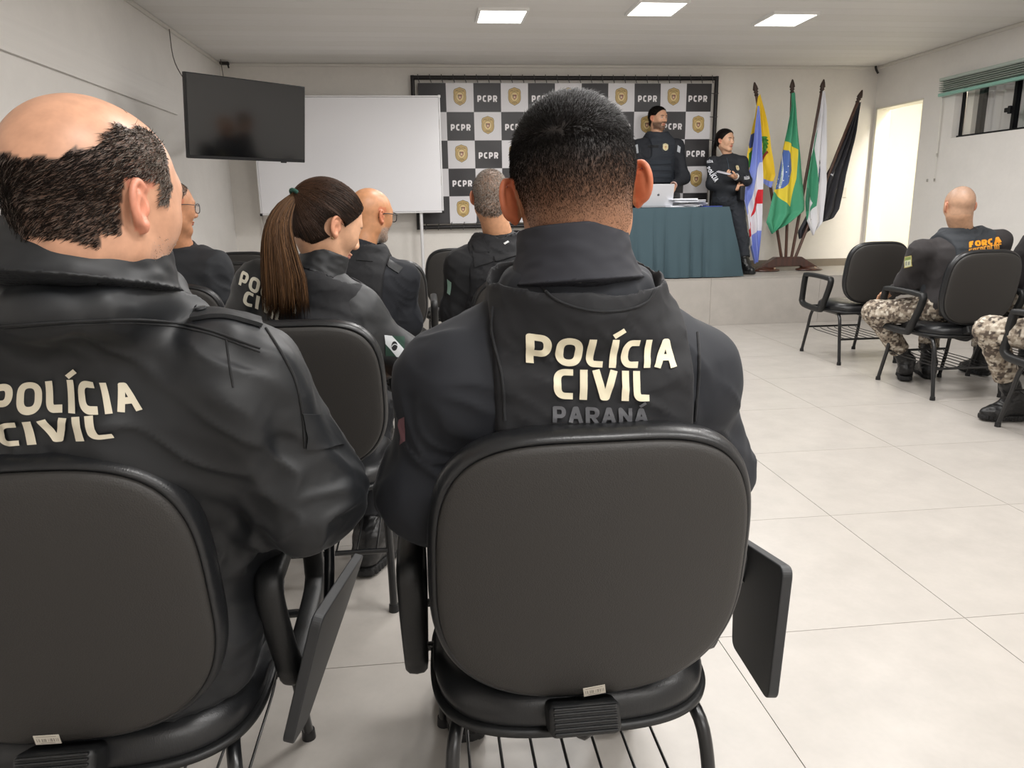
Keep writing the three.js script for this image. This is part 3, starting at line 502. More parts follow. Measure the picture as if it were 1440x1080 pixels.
const backOutline = (t) => roundOutline(t, 3.6, 2.75, -0.015), seatOutline = (t) => roundOutline(t, 2.8, 3.2, -0.03);
const bendBack = (x, y) => -0.32 * x * x - 0.12 * y * y;  // sides curve towards the sitter
const BW = 0.505, BH = 0.49;
const geoBackPanel = pad(BW - 0.026, BH - 0.028, [[0.8, 0.017], [0.55, 0.0165], [0.3, 0.0155], [0.12, 0.013], [0.04, 0.010], [0.006, 0.006], [0, 0.0], [0.02, -0.012], [0.5, -0.012]], backOutline, bendBack, 128);
const geoBackPad = pad(BW, BH, [[0.5, -0.008], [0.075, -0.006], [0.056, -0.0005], [0.044, 0.0012], [0.034, 0.001], [0.024, -0.0008], [0.015, -0.004], [0.0075, -0.0085], [0.002, -0.014], [0, -0.021], [0.004, -0.032], [0.03, -0.05], [0.12, -0.063], [0.35, -0.07], [0.75, -0.066]], backOutline, bendBack, 128);
const geoSeatPad = pad(0.5, 0.5, [[0.6, 0.012], [0.3, 0.014], [0.1, 0.008], [0.03, -0.008], [0, -0.028], [0.006, -0.046], [0.03, -0.055], [0.5, -0.055]], seatOutline, (x, y) => -0.1 * y * y * (y > 0 ? 1.6 : 0.4), 112);
const geoSeatShell = pad(0.515, 0.512, [[0.4, -0.05], [0.02, -0.05], [0.0, -0.056], [0.004, -0.064], [0.06, -0.074], [0.5, -0.082]], seatOutline, (x, y) => -0.1 * y * y * (y > 0 ? 1.6 : 0.4), 112);
for (const g of [geoSeatPad, geoSeatShell]) g.rotateX(-Math.PI / 2);  // outline y -> depth, profile depth -> up
// rack wires and tubes, in chair coordinates: x right, y up, d forward -> z = -d
const C3 = (x, y, d) => v3(x, y, -d);
const legGeo = (s, front) => front ? tube([C3(s * 0.205, 0.392, 0.4), C3(s * 0.21, 0.39, 0.465), C3(s * 0.222, 0.36, 0.505), C3(s * 0.232, 0.2, 0.548), C3(s * 0.238, 0.02, 0.6)], 0.0125, 28, 10)
  : tube([C3(s * 0.205, 0.392, 0.19), C3(s * 0.21, 0.39, 0.12), C3(s * 0.222, 0.36, 0.072), C3(s * 0.232, 0.2, 0.032), C3(s * 0.236, 0.02, 0.002)], 0.0125, 28, 10);
const legGeos = {}; for (const s of [-1, 1]) for (const f of [0, 1]) legGeos[s + ',' + f] = legGeo(s, f);
const footGeo = cyl(v3(0, 0, 0), v3(0, 0.024, 0), 0.017, 0.0155, 14);
const railGeos = [-1, 1].map((s) => cyl(C3(s * 0.205, 0.392, 0.19), C3(s * 0.205, 0.392, 0.4), 0.0125, 0.0125, 10));
const crossGeo = (d) => cyl(C3(-0.205, 0.386, d), C3(0.205, 0.386, d), 0.011, 0.011, 10);
const crossGeos = [crossGeo(0.16), crossGeo(0.44)];
const rackBarGeos = [cyl(C3(-0.232, 0.225, 0.54), C3(0.232, 0.225, 0.54), 0.0085, 0.0085, 10), cyl(C3(-0.232, 0.2, 0.03), C3(0.232, 0.2, 0.03), 0.0085, 0.0085, 10)];
const wireGeo = tube([C3(0, 0.232, 0.545), C3(0, 0.215, 0.52), C3(0, 0.208, 0.3), C3(0, 0.206, 0.028)], 0.0032, 16, 6);
const loopPts = (inset) => {                              // closed arm loop in the (depth, height) plane
  const raw = [[0.575, 0.45], [0.545, 0.64], [0.5, 0.672], [0.2, 0.67], [0.135, 0.64], [0.235, 0.44], [0.285, 0.408], [0.52, 0.418]];
  return raw.map(([d, y]) => new THREE.Vector2(d, y));
};
function armLoop() {
  const sp = new THREE.SplineCurve([...loopPts(), loopPts()[0]]), pts = sp.getSpacedPoints(72).slice(0, -1), N = pts.length, pos = [], idx = [], uv = [];
  const ctr = new THREE.Vector2(0.37, 0.545), prof = []; for (let k = 0; k < 12; k++) { const a = k / 12 * Math.PI * 2, c = Math.cos(a), s = Math.sin(a); prof.push([Math.sign(c) * Math.abs(c) ** 0.7 * 0.023, Math.sign(s) * Math.abs(s) ** 0.7 * 0.0185]); }
  pts.forEach((p, i) => { const q = pts[(i + 1) % N], o = pts[(i + N - 1) % N], t = q.clone().sub(o).normalize(), n = new THREE.Vector2(-t.y, t.x); if (n.dot(ctr.clone().sub(p)) > 0) n.negate();
    const thick = p.y < 0.47 ? 1.25 : 1; for (const [a, b] of prof) { pos.push(a, p.y + n.y * b * thick, -(p.x + n.x * b * thick)); uv.push(i * 0.02, a * 4); } });
  for (let i = 0; i < N; i++) for (let k = 0; k < 12; k++) { const a = i * 12 + k, b = i * 12 + (k + 1) % 12, c = ((i + 1) % N) * 12 + k, d = ((i + 1) % N) * 12 + (k + 1) % 12; idx.push(a, b, d, a, d, c); }
  const g = new THREE.BufferGeometry(); g.setAttribute('position', new THREE.Float32BufferAttribute(pos, 3)); g.setAttribute('uv', new THREE.Float32BufferAttribute(uv, 2)); g.setIndex(idx); g.computeVertexNormals(); return g;
}
const armGeo = armLoop(), armBars = [0.3, 0.47].map((d) => cyl(C3(0, 0, d), C3(0.09, 0, d), 0.009));
const bracketGeo = merge([rbox(0.118, 0.052, 0.06, 0.012, 0, 0, 0, 3), ...[0, 1, 2, 3, 4, 5].map((k) => rbox(0.104, 0.0042, 0.012, 0.002, 0, 0.02 - k * 0.0075, 0.028, 1))]);
const spineGeo = tube([C3(0, 0.385, 0.28), C3(0, 0.385, 0.06), C3(0, 0.41, 0.03), C3(0, 0.47, 0.028)], 0.016, 24, 8);
const BACK_BOT = 0.47, TILT = 0.17;
function makeChair(name, label, x, d, opt = {}) {
  const t = thing(name, label, 'chair', V(x, 0, d), opt.turn ?? 0, opt.group);
  const back = new THREE.Group(); back.name = 'backrest'; back.position.set(0, BACK_BOT + BH / 2, 0.03); back.rotation.x = TILT; t.add(back);
  mesh('rear_panel', geoBackPanel, vinylBack, back); mesh('cushion', geoBackPad, vinylFront, back);
  const sk = opt.sticker === false ? null : mesh('inventory_sticker', box(0.036, 0.02, 0.0006), stickerMat, back);
  if (sk) { sk.position.set(opt.sx ?? 0.005, -BH / 2 + 0.03, 0.0135 + bendBack(0, 0.22)); sk.rotation.set(0.1, 0, opt.sr ?? 0.12); }
  const seat = mesh('seat', geoSeatPad, vinylFront, t); seat.position.set(0, SEAT_Y, -0.275);
  const shell = mesh('seat_shell', geoSeatShell, armPlastic, t); shell.position.copy(seat.position);
  const br = mesh('ribbed_bracket', bracketGeo, armPlastic, t); br.position.set(-0.01, 0.452, -0.005); br.rotation.x = -0.4;
  mesh('back_support', spineGeo, blackMetal, t);
  for (const s of [-1, 1]) for (const f of [0, 1]) { const l = mesh('leg', legGeos[s + ',' + f], tubeMat, t); const ft = mesh('rubber_foot', footGeo, black, l); ft.position.set(s * (f ? 0.238 : 0.236), 0, -(f ? 0.602 : 0.002)); }
  for (const g of railGeos) mesh('seat_rail', g, tubeMat, t); for (const g of crossGeos) mesh('cross_tube', g, tubeMat, t);
  if (opt.rack !== false) { for (const g of rackBarGeos) mesh('rack_bar', g, tubeMat, t); for (let k = 0; k < 7; k++) { const w = mesh('rack_wire', wireGeo, tubeMat, t); w.position.x = -0.19 + k * 0.0633; } }
  const la = mesh('armrest', armGeo, armPlastic, t); la.position.x = -0.285; for (const b of armBars) mesh('arm_bracket', b, tubeMat, la).position.set(0.012, 0.415, 0);
  if (opt.rightArm !== false) { const ra = mesh('armrest', armGeo, armPlastic, t); ra.position.x = 0.29; for (const b of armBars) mesh('arm_bracket', b, tubeMat, ra).position.set(-0.102, 0.415, 0); }
  if (opt.tablet) {                                       // writing board hanging folded on the right side: corners in chair coordinates
    const q = opt.tablet, n = q[1].clone().sub(q[0]).cross(q[3].clone().sub(q[0])).normalize(), ex = q[3].clone().sub(q[0]).normalize(), ey = ex.clone().cross(n);
    const s = new THREE.Shape(), p2 = q.map((p) => { const r = p.clone().sub(q[0]); return new THREE.Vector2(r.dot(ex), r.dot(ey)); }), R = 0.02, N = p2.length;
    for (let i = 0; i < N; i++) { const a = p2[(i + N - 1) % N], b = p2[i], c = p2[(i + 1) % N], u = a.clone().sub(b).normalize().multiplyScalar(R).add(b), w = c.clone().sub(b).normalize().multiplyScalar(R).add(b); if (i) s.lineTo(u.x, u.y); else s.moveTo(u.x, u.y); s.quadraticCurveTo(b.x, b.y, w.x, w.y); }
    s.closePath();
    const g = new THREE.ExtrudeGeometry(s, { depth: 0.014, bevelEnabled: true, bevelSize: 0.003, bevelThickness: 0.003, bevelSegments: 3, curveSegments: 8 }).translate(0, 0, -0.007);
    g.applyMatrix4(new THREE.Matrix4().makeBasis(ex, ey, ex.clone().cross(ey)).setPosition(q[0]));
    const tb = mesh('writing_tablet', g, std(0x2c2d2f, 0.5, { bumpMap: grain, bumpScale: 0.0001 }), t);
    mesh('hinge', tube([C3(0.29, 0.655, 0.46), C3(0.33, 0.665, 0.46), C3(0.345, 0.64, 0.45), q[3].clone().lerp(q[1], 0.3)], 0.011, 20, 8), tubeMat, tb);
  }
  return t;
}
const local = (p, x, d) => v3(p.x - x, p.y, p.z + d);
{
  const ax = 0.235, ad = 1.05, bx = -0.573, bd = 1.045;
  makeChair('tablet_chair', 'black chair under the man with the vest and faded haircut, its writing tablet folded down', ax, ad, { sx: 0.008, sr: 0.15,
    tablet: [at(1108, 800, 1.16), at(1086, 984, 1.16), at(985, 905, 1.38), at(1040, 756, 1.42)].map((p) => local(p, ax, ad)) });
  makeChair('tablet_chair', 'black chair under the balding man with the epaulette, its writing tablet folded down', bx, bd, { sx: -0.02, sr: -0.04,
    tablet: [at(446, 870, 1.2), at(404, 1046, 1.2), at(424, 1010, 1.32), at(482, 850, 1.5), at(497, 776, 1.58)].map((p) => local(p, bx, bd)) });
  makeChair('tablet_chair', 'black chair under the woman with the long ponytail', -0.385, 2.22);
  makeChair('tablet_chair', 'black chair under the bald man wearing glasses', -0.47, 3.36);
  makeChair('tablet_chair', 'black chair under the man with short grey hair', 0.44, 3.38);
  makeChair('tablet_chair', 'black chair under the man with glasses by the left wall', -1.14, 3.45);
  makeChair('tablet_chair', 'empty black chair in front of the bald man wearing glasses', -0.25, 4.68);
  makeChair('tablet_chair', 'empty black chair below the banner, in front of the grey haired man', 0.24, 5.82);
  makeChair('tablet_chair', 'empty black chair below the television, nearer the platform', -1.38, 5.95);
  makeChair('tablet_chair', 'empty black chair below the television, just ahead of the man by the left wall', -1.2, 4.8);
  makeChair('tablet_chair', 'empty black chair standing alone before the platform near the flags', 3.45, 5.488);
  makeChair('tablet_chair', 'black chair under the shaved soldier with the orange lettered vest', 3.46, 4.37);
  makeChair('tablet_chair', 'black chair behind the shaved soldier, under a seated soldier in camouflage', 3.44, 3.17);
  makeChair('tablet_chair', 'black chair next to the shaved soldier towards the windows', 4.16, 4.37);
}
// ---------------------------------------------------------------- distance fields and their meshing
const smin = (a, b, k) => { const h = Math.max(k - Math.abs(a - b), 0) / k; return Math.min(a, b) - h * h * k * 0.25; };
const smax = (a, b, k) => -smin(-a, -b, k);
function rc(a, b, r1, r2) {                               // tapered capsule
  const ax = a.x, ay = a.y, az = a.z, dx = b.x - ax, dy = b.y - ay, dz = b.z - az, L = 1 / Math.max(1e-9, dx * dx + dy * dy + dz * dz), dr = r2 - r1;
  return (x, y, z) => { const px = x - ax, py = y - ay, pz = z - az; let t = (px * dx + py * dy + pz * dz) * L; t = t < 0 ? 0 : t > 1 ? 1 : t; return Math.hypot(px - dx * t, py - dy * t, pz - dz * t) - (r1 + dr * t); };
}
function ell(c, r, f) {                                   // ellipsoid, optionally in a frame {r,u,f}
  const cx = c.x, cy = c.y, cz = c.z, [a, b, d] = r;
  return (x, y, z) => { let px = x - cx, py = y - cy, pz = z - cz;
    if (f) { const qx = px * f.r.x + py * f.r.y + pz * f.r.z, qy = px * f.u.x + py * f.u.y + pz * f.u.z, qz = px * f.f.x + py * f.f.y + pz * f.f.z; px = qx; py = qy; pz = qz; }
    const k0 = Math.hypot(px / a, py / b, pz / d), k1 = Math.hypot(px / (a * a), py / (b * b), pz / (d * d)); return k1 < 1e-9 ? -Math.min(a, b, d) : k0 * (k0 - 1) / k1; };
}
function frameOf(yaw, lean = 0, roll = 0, o = v3(0, 0, 0)) {   // yaw: to the right of the room's depth; lean: forward; roll: to the right
  const m = new THREE.Matrix4().makeRotationFromEuler(new THREE.Euler(-lean, -yaw, -roll, 'YXZ')), r = v3(1, 0, 0).transformDirection(m), u = v3(0, 1, 0).transformDirection(m), f = v3(0, 0, -1).transformDirection(m);
  return { o: o.clone(), r, u, f, p: (a, b, c) => o.clone().addScaledVector(r, a).addScaledVector(u, b).addScaledVector(f, c) };
}
function loft(fr, st, n = 2.3) {                          // body of elliptic slices: stations [v, halfwidth, halfdepth, forward offset, side offset]
  const K = st.length, v0 = st[0][0], v1 = st[K - 1][0], { o, r, u, f } = fr;
  const val = (v, q) => { if (v <= v0) return st[0]; if (v >= v1) return st[K - 1]; let k = 0; while (st[k + 1][0] < v) k++; const a = st[k], b = st[k + 1], t0 = (v - a[0]) / (b[0] - a[0]), t = t0 * t0 * (3 - 2 * t0) * 0.5 + t0 * 0.5; for (let i = 1; i < 5; i++) q[i] = (a[i] ?? 0) + ((b[i] ?? 0) - (a[i] ?? 0)) * t; return q; };
  const q = [0, 0, 0, 0, 0];
  return (x, y, z, g = 0) => { const px = x - o.x, py = y - o.y, pz = z - o.z, v = px * u.x + py * u.y + pz * u.z, s = val(v, q), a = px * r.x + py * r.y + pz * r.z - (s[4] ?? 0), b = px * f.x + py * f.y + pz * f.z - (s[3] ?? 0);
    const w = s[1] + g, d = s[2] + g, e = (Math.abs(a / w) ** n + Math.abs(b / d) ** n) ** (1 / n), rad = Math.hypot(a, b);
    let dist = e < 1e-6 ? -Math.min(w, d) : Math.max((rad - rad / e) * 0.92, -Math.min(w, d)); const cap = Math.max(v - v1 - g, v0 - g - v); if (cap > 0) dist = dist > 0 ? Math.hypot(dist, cap) : cap; else if (cap > -0.03) dist = Math.max(dist, cap); return dist; };
}
const uni = (list, k = 0.03) => { const n = list.length; return (x, y, z) => { let d = list[0](x, y, z); for (let i = 1; i < n; i++) { const e = list[i](x, y, z); if (e < d + k) d = smin(d, e, k); } return d; }; };
function netMesh(sdf, lo, hi, cell, opt = {}) {           // naive surface nets over a box
  const nx = Math.ceil((hi.x - lo.x) / cell) + 1, ny = Math.ceil((hi.y - lo.y) / cell) + 1, nz = Math.ceil((hi.z - lo.z) / cell) + 1, S = nx * ny * nz, val = new Float32Array(S), B = 6, marg = opt.margin ?? 0.012;
  const hd = B * cell * 0.87 + marg;
  for (let bk = 0; bk < nz; bk += B) for (let bj = 0; bj < ny; bj += B) for (let bi = 0; bi < nx; bi += B) {
    const c = sdf(lo.x + (bi + B / 2) * cell, lo.y + (bj + B / 2) * cell, lo.z + (bk + B / 2) * cell), far = Math.abs(c) > hd * (opt.safe ?? 1.35);
    for (let k = bk; k < Math.min(nz, bk + B); k++) for (let j = bj; j < Math.min(ny, bj + B); j++) for (let i = bi; i < Math.min(nx, bi + B); i++) val[(k * ny + j) * nx + i] = far ? c : sdf(lo.x + i * cell, lo.y + j * cell, lo.z + k * cell);
  }
  const vid = new Int32Array(S).fill(-1), pos = [], idx = [], st = [1, nx, nx * ny], off = [0, 1, nx, nx + 1, nx * ny, nx * ny + 1, nx * ny + nx, nx * ny + nx + 1];
  const ed = [[0, 1], [2, 3], [4, 5], [6, 7], [0, 2], [1, 3], [4, 6], [5, 7], [0, 4], [1, 5], [2, 6], [3, 7]];
  for (let k = 0; k < nz - 1; k++) for (let j = 0; j < ny - 1; j++) for (let i = 0; i < nx - 1; i++) {
    const b = (k * ny + j) * nx + i; let m = 0; for (let c = 0; c < 8; c++) if (val[b + off[c]] < 0) m |= 1 << c; if (m === 0 || m === 255) continue;
    let sx = 0, sy = 0, sz = 0, n = 0;
    for (const [a, c] of ed) { const va = val[b + off[a]], vc = val[b + off[c]]; if ((va < 0) === (vc < 0)) continue; const t = va / (va - vc); sx += (a & 1) + ((c & 1) - (a & 1)) * t; sy += ((a >> 1) & 1) + (((c >> 1) & 1) - ((a >> 1) & 1)) * t; sz += (a >> 2) + ((c >> 2) - (a >> 2)) * t; n++; }
    vid[b] = pos.length / 3; pos.push(lo.x + (i + sx / n) * cell, lo.y + (j + sy / n) * cell, lo.z + (k + sz / n) * cell);
  }
  for (let k = 1; k < nz - 1; k++) for (let j = 1; j < ny - 1; j++) for (let i = 1; i < nx - 1; i++) {
    const b = (k * ny + j) * nx + i, v = val[b] < 0;
    for (let ax = 0; ax < 3; ax++) { if (v === (val[b + st[ax]] < 0)) continue; const s1 = st[(ax + 1) % 3], s2 = st[(ax + 2) % 3], a = vid[b - s1 - s2], c = vid[b - s2], d = vid[b], e = vid[b - s1]; if (a < 0 || c < 0 || d < 0 || e < 0) continue; if (v) idx.push(a, c, d, a, d, e); else idx.push(a, d, c, a, e, d); }
  }
  const N = pos.length / 3, nor = new Float32Array(N * 3), col = opt.color ? new Float32Array(N * 3) : null, h = opt.eps ?? cell * 0.6, c3 = [0, 0, 0];
  for (let i = 0; i < N; i++) {
    let x = pos[i * 3], y = pos[i * 3 + 1], z = pos[i * 3 + 2], gx, gy, gz, l;
    for (let it = 0; it < 2; it++) { gx = sdf(x + h, y, z) - sdf(x - h, y, z); gy = sdf(x, y + h, z) - sdf(x, y - h, z); gz = sdf(x, y, z + h) - sdf(x, y, z - h); l = Math.hypot(gx, gy, gz) || 1; gx /= l; gy /= l; gz /= l; if (it === 0 && opt.snap !== false) { const d = clamp(sdf(x, y, z), -cell * 0.5, cell * 0.5); x -= gx * d; y -= gy * d; z -= gz * d; } else break; }
    pos[i * 3] = x; pos[i * 3 + 1] = y; pos[i * 3 + 2] = z; nor[i * 3] = gx; nor[i * 3 + 1] = gy; nor[i * 3 + 2] = gz;
    if (col) { opt.color(x, y, z, c3); col[i * 3] = c3[0]; col[i * 3 + 1] = c3[1]; col[i * 3 + 2] = c3[2]; }
  }
  const g = new THREE.BufferGeometry(); g.setAttribute('position', new THREE.Float32BufferAttribute(pos, 3)); g.setAttribute('normal', new THREE.BufferAttribute(nor, 3)); if (col) g.setAttribute('color', new THREE.BufferAttribute(col, 3)); g.setIndex(idx); return g;
}
const boxOf = (pts, pad) => { const b = new THREE.Box3().setFromPoints(pts); b.expandByScalar(pad); return b; };
function trace(sdf, o, dir, max = 12, t = 0.2) { const d = dir.clone().normalize(); for (let i = 0; i < 400 && t < max; i++) { const s = sdf(o.x + d.x * t, o.y + d.y * t, o.z + d.z * t); if (s < 0.0004) return o.clone().addScaledVector(d, t); t += Math.max(s * 0.7, 0.0004); } return null; }
const hitPx = (sdf, q) => trace(sdf, CAM, ray(q[0], q[1]));
function gradN(sdf, p, h = 0.004) { return v3(sdf(p.x + h, p.y, p.z) - sdf(p.x - h, p.y, p.z), sdf(p.x, p.y + h, p.z) - sdf(p.x, p.y - h, p.z), sdf(p.x, p.y, p.z + h) - sdf(p.x, p.y, p.z - h)).normalize(); }
// a piece of cloth or print lying on a surface: its four corners are found on the surface, the sheet is laid flat between them and then pressed on along its own normal
function patch(sdf, quad, lift, opt = {}) {
  const H = quad.map((q) => (q.isVector3 ? q : hitPx(sdf, q))); if (H.some((p) => !p)) { console.log('patch misses', JSON.stringify(quad)); return null; }
  const n = H[1].clone().sub(H[0]).cross(H[3].clone().sub(H[0])).normalize(); if (n.dot(CAM.clone().sub(H[0])) < 0) n.negate(); if (opt.normal) n.copy(opt.normal);
  const nu = opt.nu ?? 24, nv = opt.nv ?? 12, thick = opt.thick ?? 0, back = opt.back ?? 0.06;
  const lay = (u, v, l) => { const p = H[0].clone().multiplyScalar((1 - u) * (1 - v)).addScaledVector(H[1], u * (1 - v)).addScaledVector(H[2], u * v).addScaledVector(H[3], (1 - u) * v); const h = trace(sdf, p.clone().addScaledVector(n, back), n.clone().negate(), back * 2.6, 0) ?? p; return h.addScaledVector(gradN(sdf, h, 0.006), l); };
  const flip = (g) => { const p = g.attributes.position, a = v3().fromBufferAttribute(p, 0), b = v3().fromBufferAttribute(p, 1), c = v3().fromBufferAttribute(p, nu + 1); if (b.sub(a).cross(c.sub(a)).dot(n) < 0) { const ix = g.index.array; for (let i = 0; i < ix.length; i += 3) { const t = ix[i]; ix[i] = ix[i + 1]; ix[i + 1] = t; } g.computeVertexNormals(); } return g; };
  const uvf = (u, v) => [lerp(opt.u0 ?? 0, opt.u1 ?? 1, u), lerp(opt.v1 ?? 1, opt.v0 ?? 0, v)];
  const top = flip(gridGeo(nu, nv, (u, v) => lay(u, v, lift), uvf)); if (!thick) return top;
  const side = (f) => gridGeo(nu, 1, (u, v) => f(u, v ? lift : lift - thick));
  return merge([top, side((u, l) => lay(u, 0, l)), side((u, l) => lay(u, 1, l)), side((u, l) => lay(0, u, l)), side((u, l) => lay(1, u, l))]);
}
function seam(sdf, px, r, lift = 0, n = 40) {            // a thin ridge following the surface through photo points
  const c = new THREE.CatmullRomCurve3(px.map((q) => v3(q[0], q[1], 0))), pts = []; for (let i = 0; i <= n; i++) { const q = c.getPoint(i / n), h = hitPx(sdf, [q.x, q.y]); if (h) pts.push(h.addScaledVector(gradN(sdf, h), lift)); }
  return pts.length > 3 ? tube(pts, r, pts.length * 2, 6) : null;
}

// ---------------------------------------------------------------- heads, hands, hair
const J = (p, fr, s) => { const x = p[0] - fr.o.x, y = p[1] - fr.o.y, z = p[2] - fr.o.z; return [(x * fr.r.x + y * fr.r.y + z * fr.r.z) / s, (x * fr.u.x + y * fr.u.y + z * fr.u.z) / s, (x * fr.f.x + y * fr.f.y + z * fr.f.z) / s]; };
function headField(o = {}) {                              // head in its own metres: x right, y up, z to the face; origin between the ears
  const P = v3, jw = o.jaw ?? 1, wid = o.wide ?? 1, female = o.female ?? 0;
  const skull = uni([ell(P(0, 0.034, -0.014), [0.0765 * wid, 0.09, 0.099]), ell(P(0, 0.03, 0.03), [0.066 * wid, 0.068, 0.06]), ell(P(0, -0.035, -0.022), [0.06 * wid, 0.052, 0.055])], 0.03);
  const face = uni([ell(P(0, -0.034, 0.034), [0.059 * jw, 0.074, 0.056]), rc(P(-0.047 * jw, -0.052, 0.004), P(-0.018, -0.093, 0.062), 0.02, 0.017), rc(P(0.047 * jw, -0.052, 0.004), P(0.018, -0.093, 0.062), 0.02, 0.017), ell(P(0, -0.096, 0.07), [0.022, 0.017, 0.017]),
    ell(P(-0.038, -0.018, 0.058), [0.024, 0.027, 0.026]), ell(P(0.038, -0.018, 0.058), [0.024, 0.027, 0.026])], 0.022);
  const nose = uni([rc(P(0, 0.018, 0.088), P(0, -0.026, 0.112 - 0.004 * female), 0.0085, 0.0115 - 0.002 * female), rc(P(-0.011, -0.031, 0.1), P(0.011, -0.031, 0.1), 0.0085, 0.0085)], 0.012);
  const brow = rc(P(-0.036, 0.026, 0.075), P(0.036, 0.026, 0.075), 0.014 - 0.003 * female, 0.014 - 0.003 * female), lips = uni([ell(P(0, -0.0575, 0.0905), [0.022, 0.0055, 0.009]), ell(P(0, -0.0665, 0.0885), [0.019, 0.006, 0.009])], 0.004);
  const eyes = [-1, 1].map((s) => ell(P(s * 0.032, 0.006, 0.0775), [0.0128, 0.0122, 0.0122])), sock = [-1, 1].map((s) => ell(P(s * 0.033, 0.006, 0.1), [0.019, 0.0125, 0.017])), lid = [-1, 1].map((s) => ell(P(s * 0.032, 0.0125, 0.0785), [0.0145, 0.0065, 0.0115]));
  const out = o.earOut ?? 0.5, ears = [-1, 1].map((s) => {  // ear plate, rim, lobe, hollow
    const ca = Math.cos(out), sa = Math.sin(out), E = (a, b, c) => { a *= 0.8; c *= 0.86; return P(s * (0.0735 * wid + c * sa + b * 0.9), a, 0.004 - c * ca - 0.15 * a); };
    const ring = []; for (let i = 0; i < 17; i++) { const t = -0.55 + i / 16 * 4.1; ring.push(E(0.0 + 0.031 * Math.cos(t - 0.2) + 0.002, 0.006, 0.014 + 0.0185 * Math.sin(t - 0.2))); }
    const rim = []; for (let i = 0; i < 16; i++) rim.push(rc(ring[i], ring[i + 1], 0.0043, 0.0043));
    const plate = ell(E(-0.004, 0.002, 0.013), [0.0056, 0.0235, 0.0142], { r: P(ca, 0, s * sa).normalize(), u: P(0, 1, -0.15).normalize(), f: P(-s * sa, 0.12, ca).normalize() });
    const lobe = ell(E(-0.031, 0.003, 0.009), [0.0055, 0.0088, 0.007]), anti = rc(E(-0.014, 0.006, 0.021), E(0.014, 0.0055, 0.019), 0.0035, 0.003), trag = ell(E(-0.006, 0.004, -0.001), [0.005, 0.007, 0.0045]);
    const conch = ell(E(-0.005, 0.0105, 0.009), [0.0062, 0.0105, 0.0075]);
    const rimF = (x, y, z) => { let d = 9; for (const r of rim) d = Math.min(d, r(x, y, z)); return d; };
    return { f: uni([plate, rimF, lobe, anti, trag], 0.006), conch };
  });
  const core = (x, y, z) => { let d = smin(skull(x, y, z), face(x, y, z), 0.035); if (z > 0.02) { d = smin(d, brow(x, y, z), 0.02); d = smax(d, -sock[0](x, y, z), 0.012); d = smax(d, -sock[1](x, y, z), 0.012); d = Math.min(d, eyes[0](x, y, z), eyes[1](x, y, z)); d = smin(d, Math.min(lid[0](x, y, z), lid[1](x, y, z)), 0.004); d = smin(d, nose(x, y, z), 0.012); d = smin(d, lips(x, y, z), 0.005); } return d; };
  return (x, y, z) => { let d = core(x, y, z); if (Math.abs(x) > 0.05 && Math.abs(y) < 0.06) for (const e of ears) { d = smin(d, e.f(x, y, z), 0.008); d = smax(d, -e.conch(x, y, z), 0.005); } return d; };
}
function handField(w, dir, palm, side, curl = 0.5, s = 1) {   // wrist, direction of the fingers, palm normal; side +1 right hand
  const f = dir.clone().normalize(), n = palm.clone().addScaledVector(f, -palm.dot(f)).normalize(), a = f.clone().cross(n).multiplyScalar(side).normalize();   // a: towards the thumb
  const P = (u, v, q) => w.clone().addScaledVector(f, u * s).addScaledVector(a, v * s).addScaledVector(n, q * s), L = [];
  L.push(rc(P(0, 0, 0), P(0.035, 0.005, 0), 0.024 * s, 0.024 * s), rc(P(0.03, 0.022, 0), P(0.082, 0.028, 0), 0.015 * s, 0.0125 * s), rc(P(0.03, 0.005, 0), P(0.086, 0.009, 0), 0.016 * s, 0.0125 * s), rc(P(0.03, -0.01, 0), P(0.082, -0.011, 0), 0.015 * s, 0.012 * s), rc(P(0.03, -0.022, 0), P(0.074, -0.029, 0), 0.014 * s, 0.011 * s));
  const palmF = uni(L, 0.016), fing = [[0.082, 0.028, 0.072, 0.0088], [0.086, 0.009, 0.08, 0.009], [0.082, -0.011, 0.074, 0.0086], [0.074, -0.029, 0.058, 0.0078]].map(([u, v, len, r], i) => {
    const segs = [0.45, 0.31, 0.24], list = []; let p = [u, 0], ang = curl * 0.5 + i * 0.05, prev = P(u, v, 0);
    for (let k = 0; k < 3; k++) { p = [p[0] + Math.cos(ang) * len * segs[k], p[1] + Math.sin(ang) * len * segs[k]]; const q = P(p[0], v * (1 + 0.05 * k), p[1]); list.push(rc(prev, q, r * s * (1 - 0.07 * k), r * s * (0.93 - 0.07 * k))); prev = q; ang += curl; }
    return uni(list, 0.004);
  });
  const th = uni([rc(P(0.02, 0.026, 0.004), P(0.052, 0.05, 0.016), 0.0135 * s, 0.011 * s), rc(P(0.052, 0.05, 0.016), P(0.078, 0.056, 0.026 + 0.012 * curl), 0.0105 * s, 0.0095 * s), rc(P(0.078, 0.056, 0.026 + 0.012 * curl), P(0.098, 0.05, 0.032 + 0.02 * curl), 0.0095 * s, 0.008 * s)], 0.005);
  return { f: (x, y, z) => { let d = smin(palmF(x, y, z), th(x, y, z), 0.01); for (const g of fing) d = smin(d, g(x, y, z), 0.006); return d; }, box: boxOf([P(0, 0, 0), P(0.17, 0, 0), P(0.08, 0.07, 0), P(0.08, -0.05, 0), P(0.08, 0, 0.08)], 0.05 * s) };
}
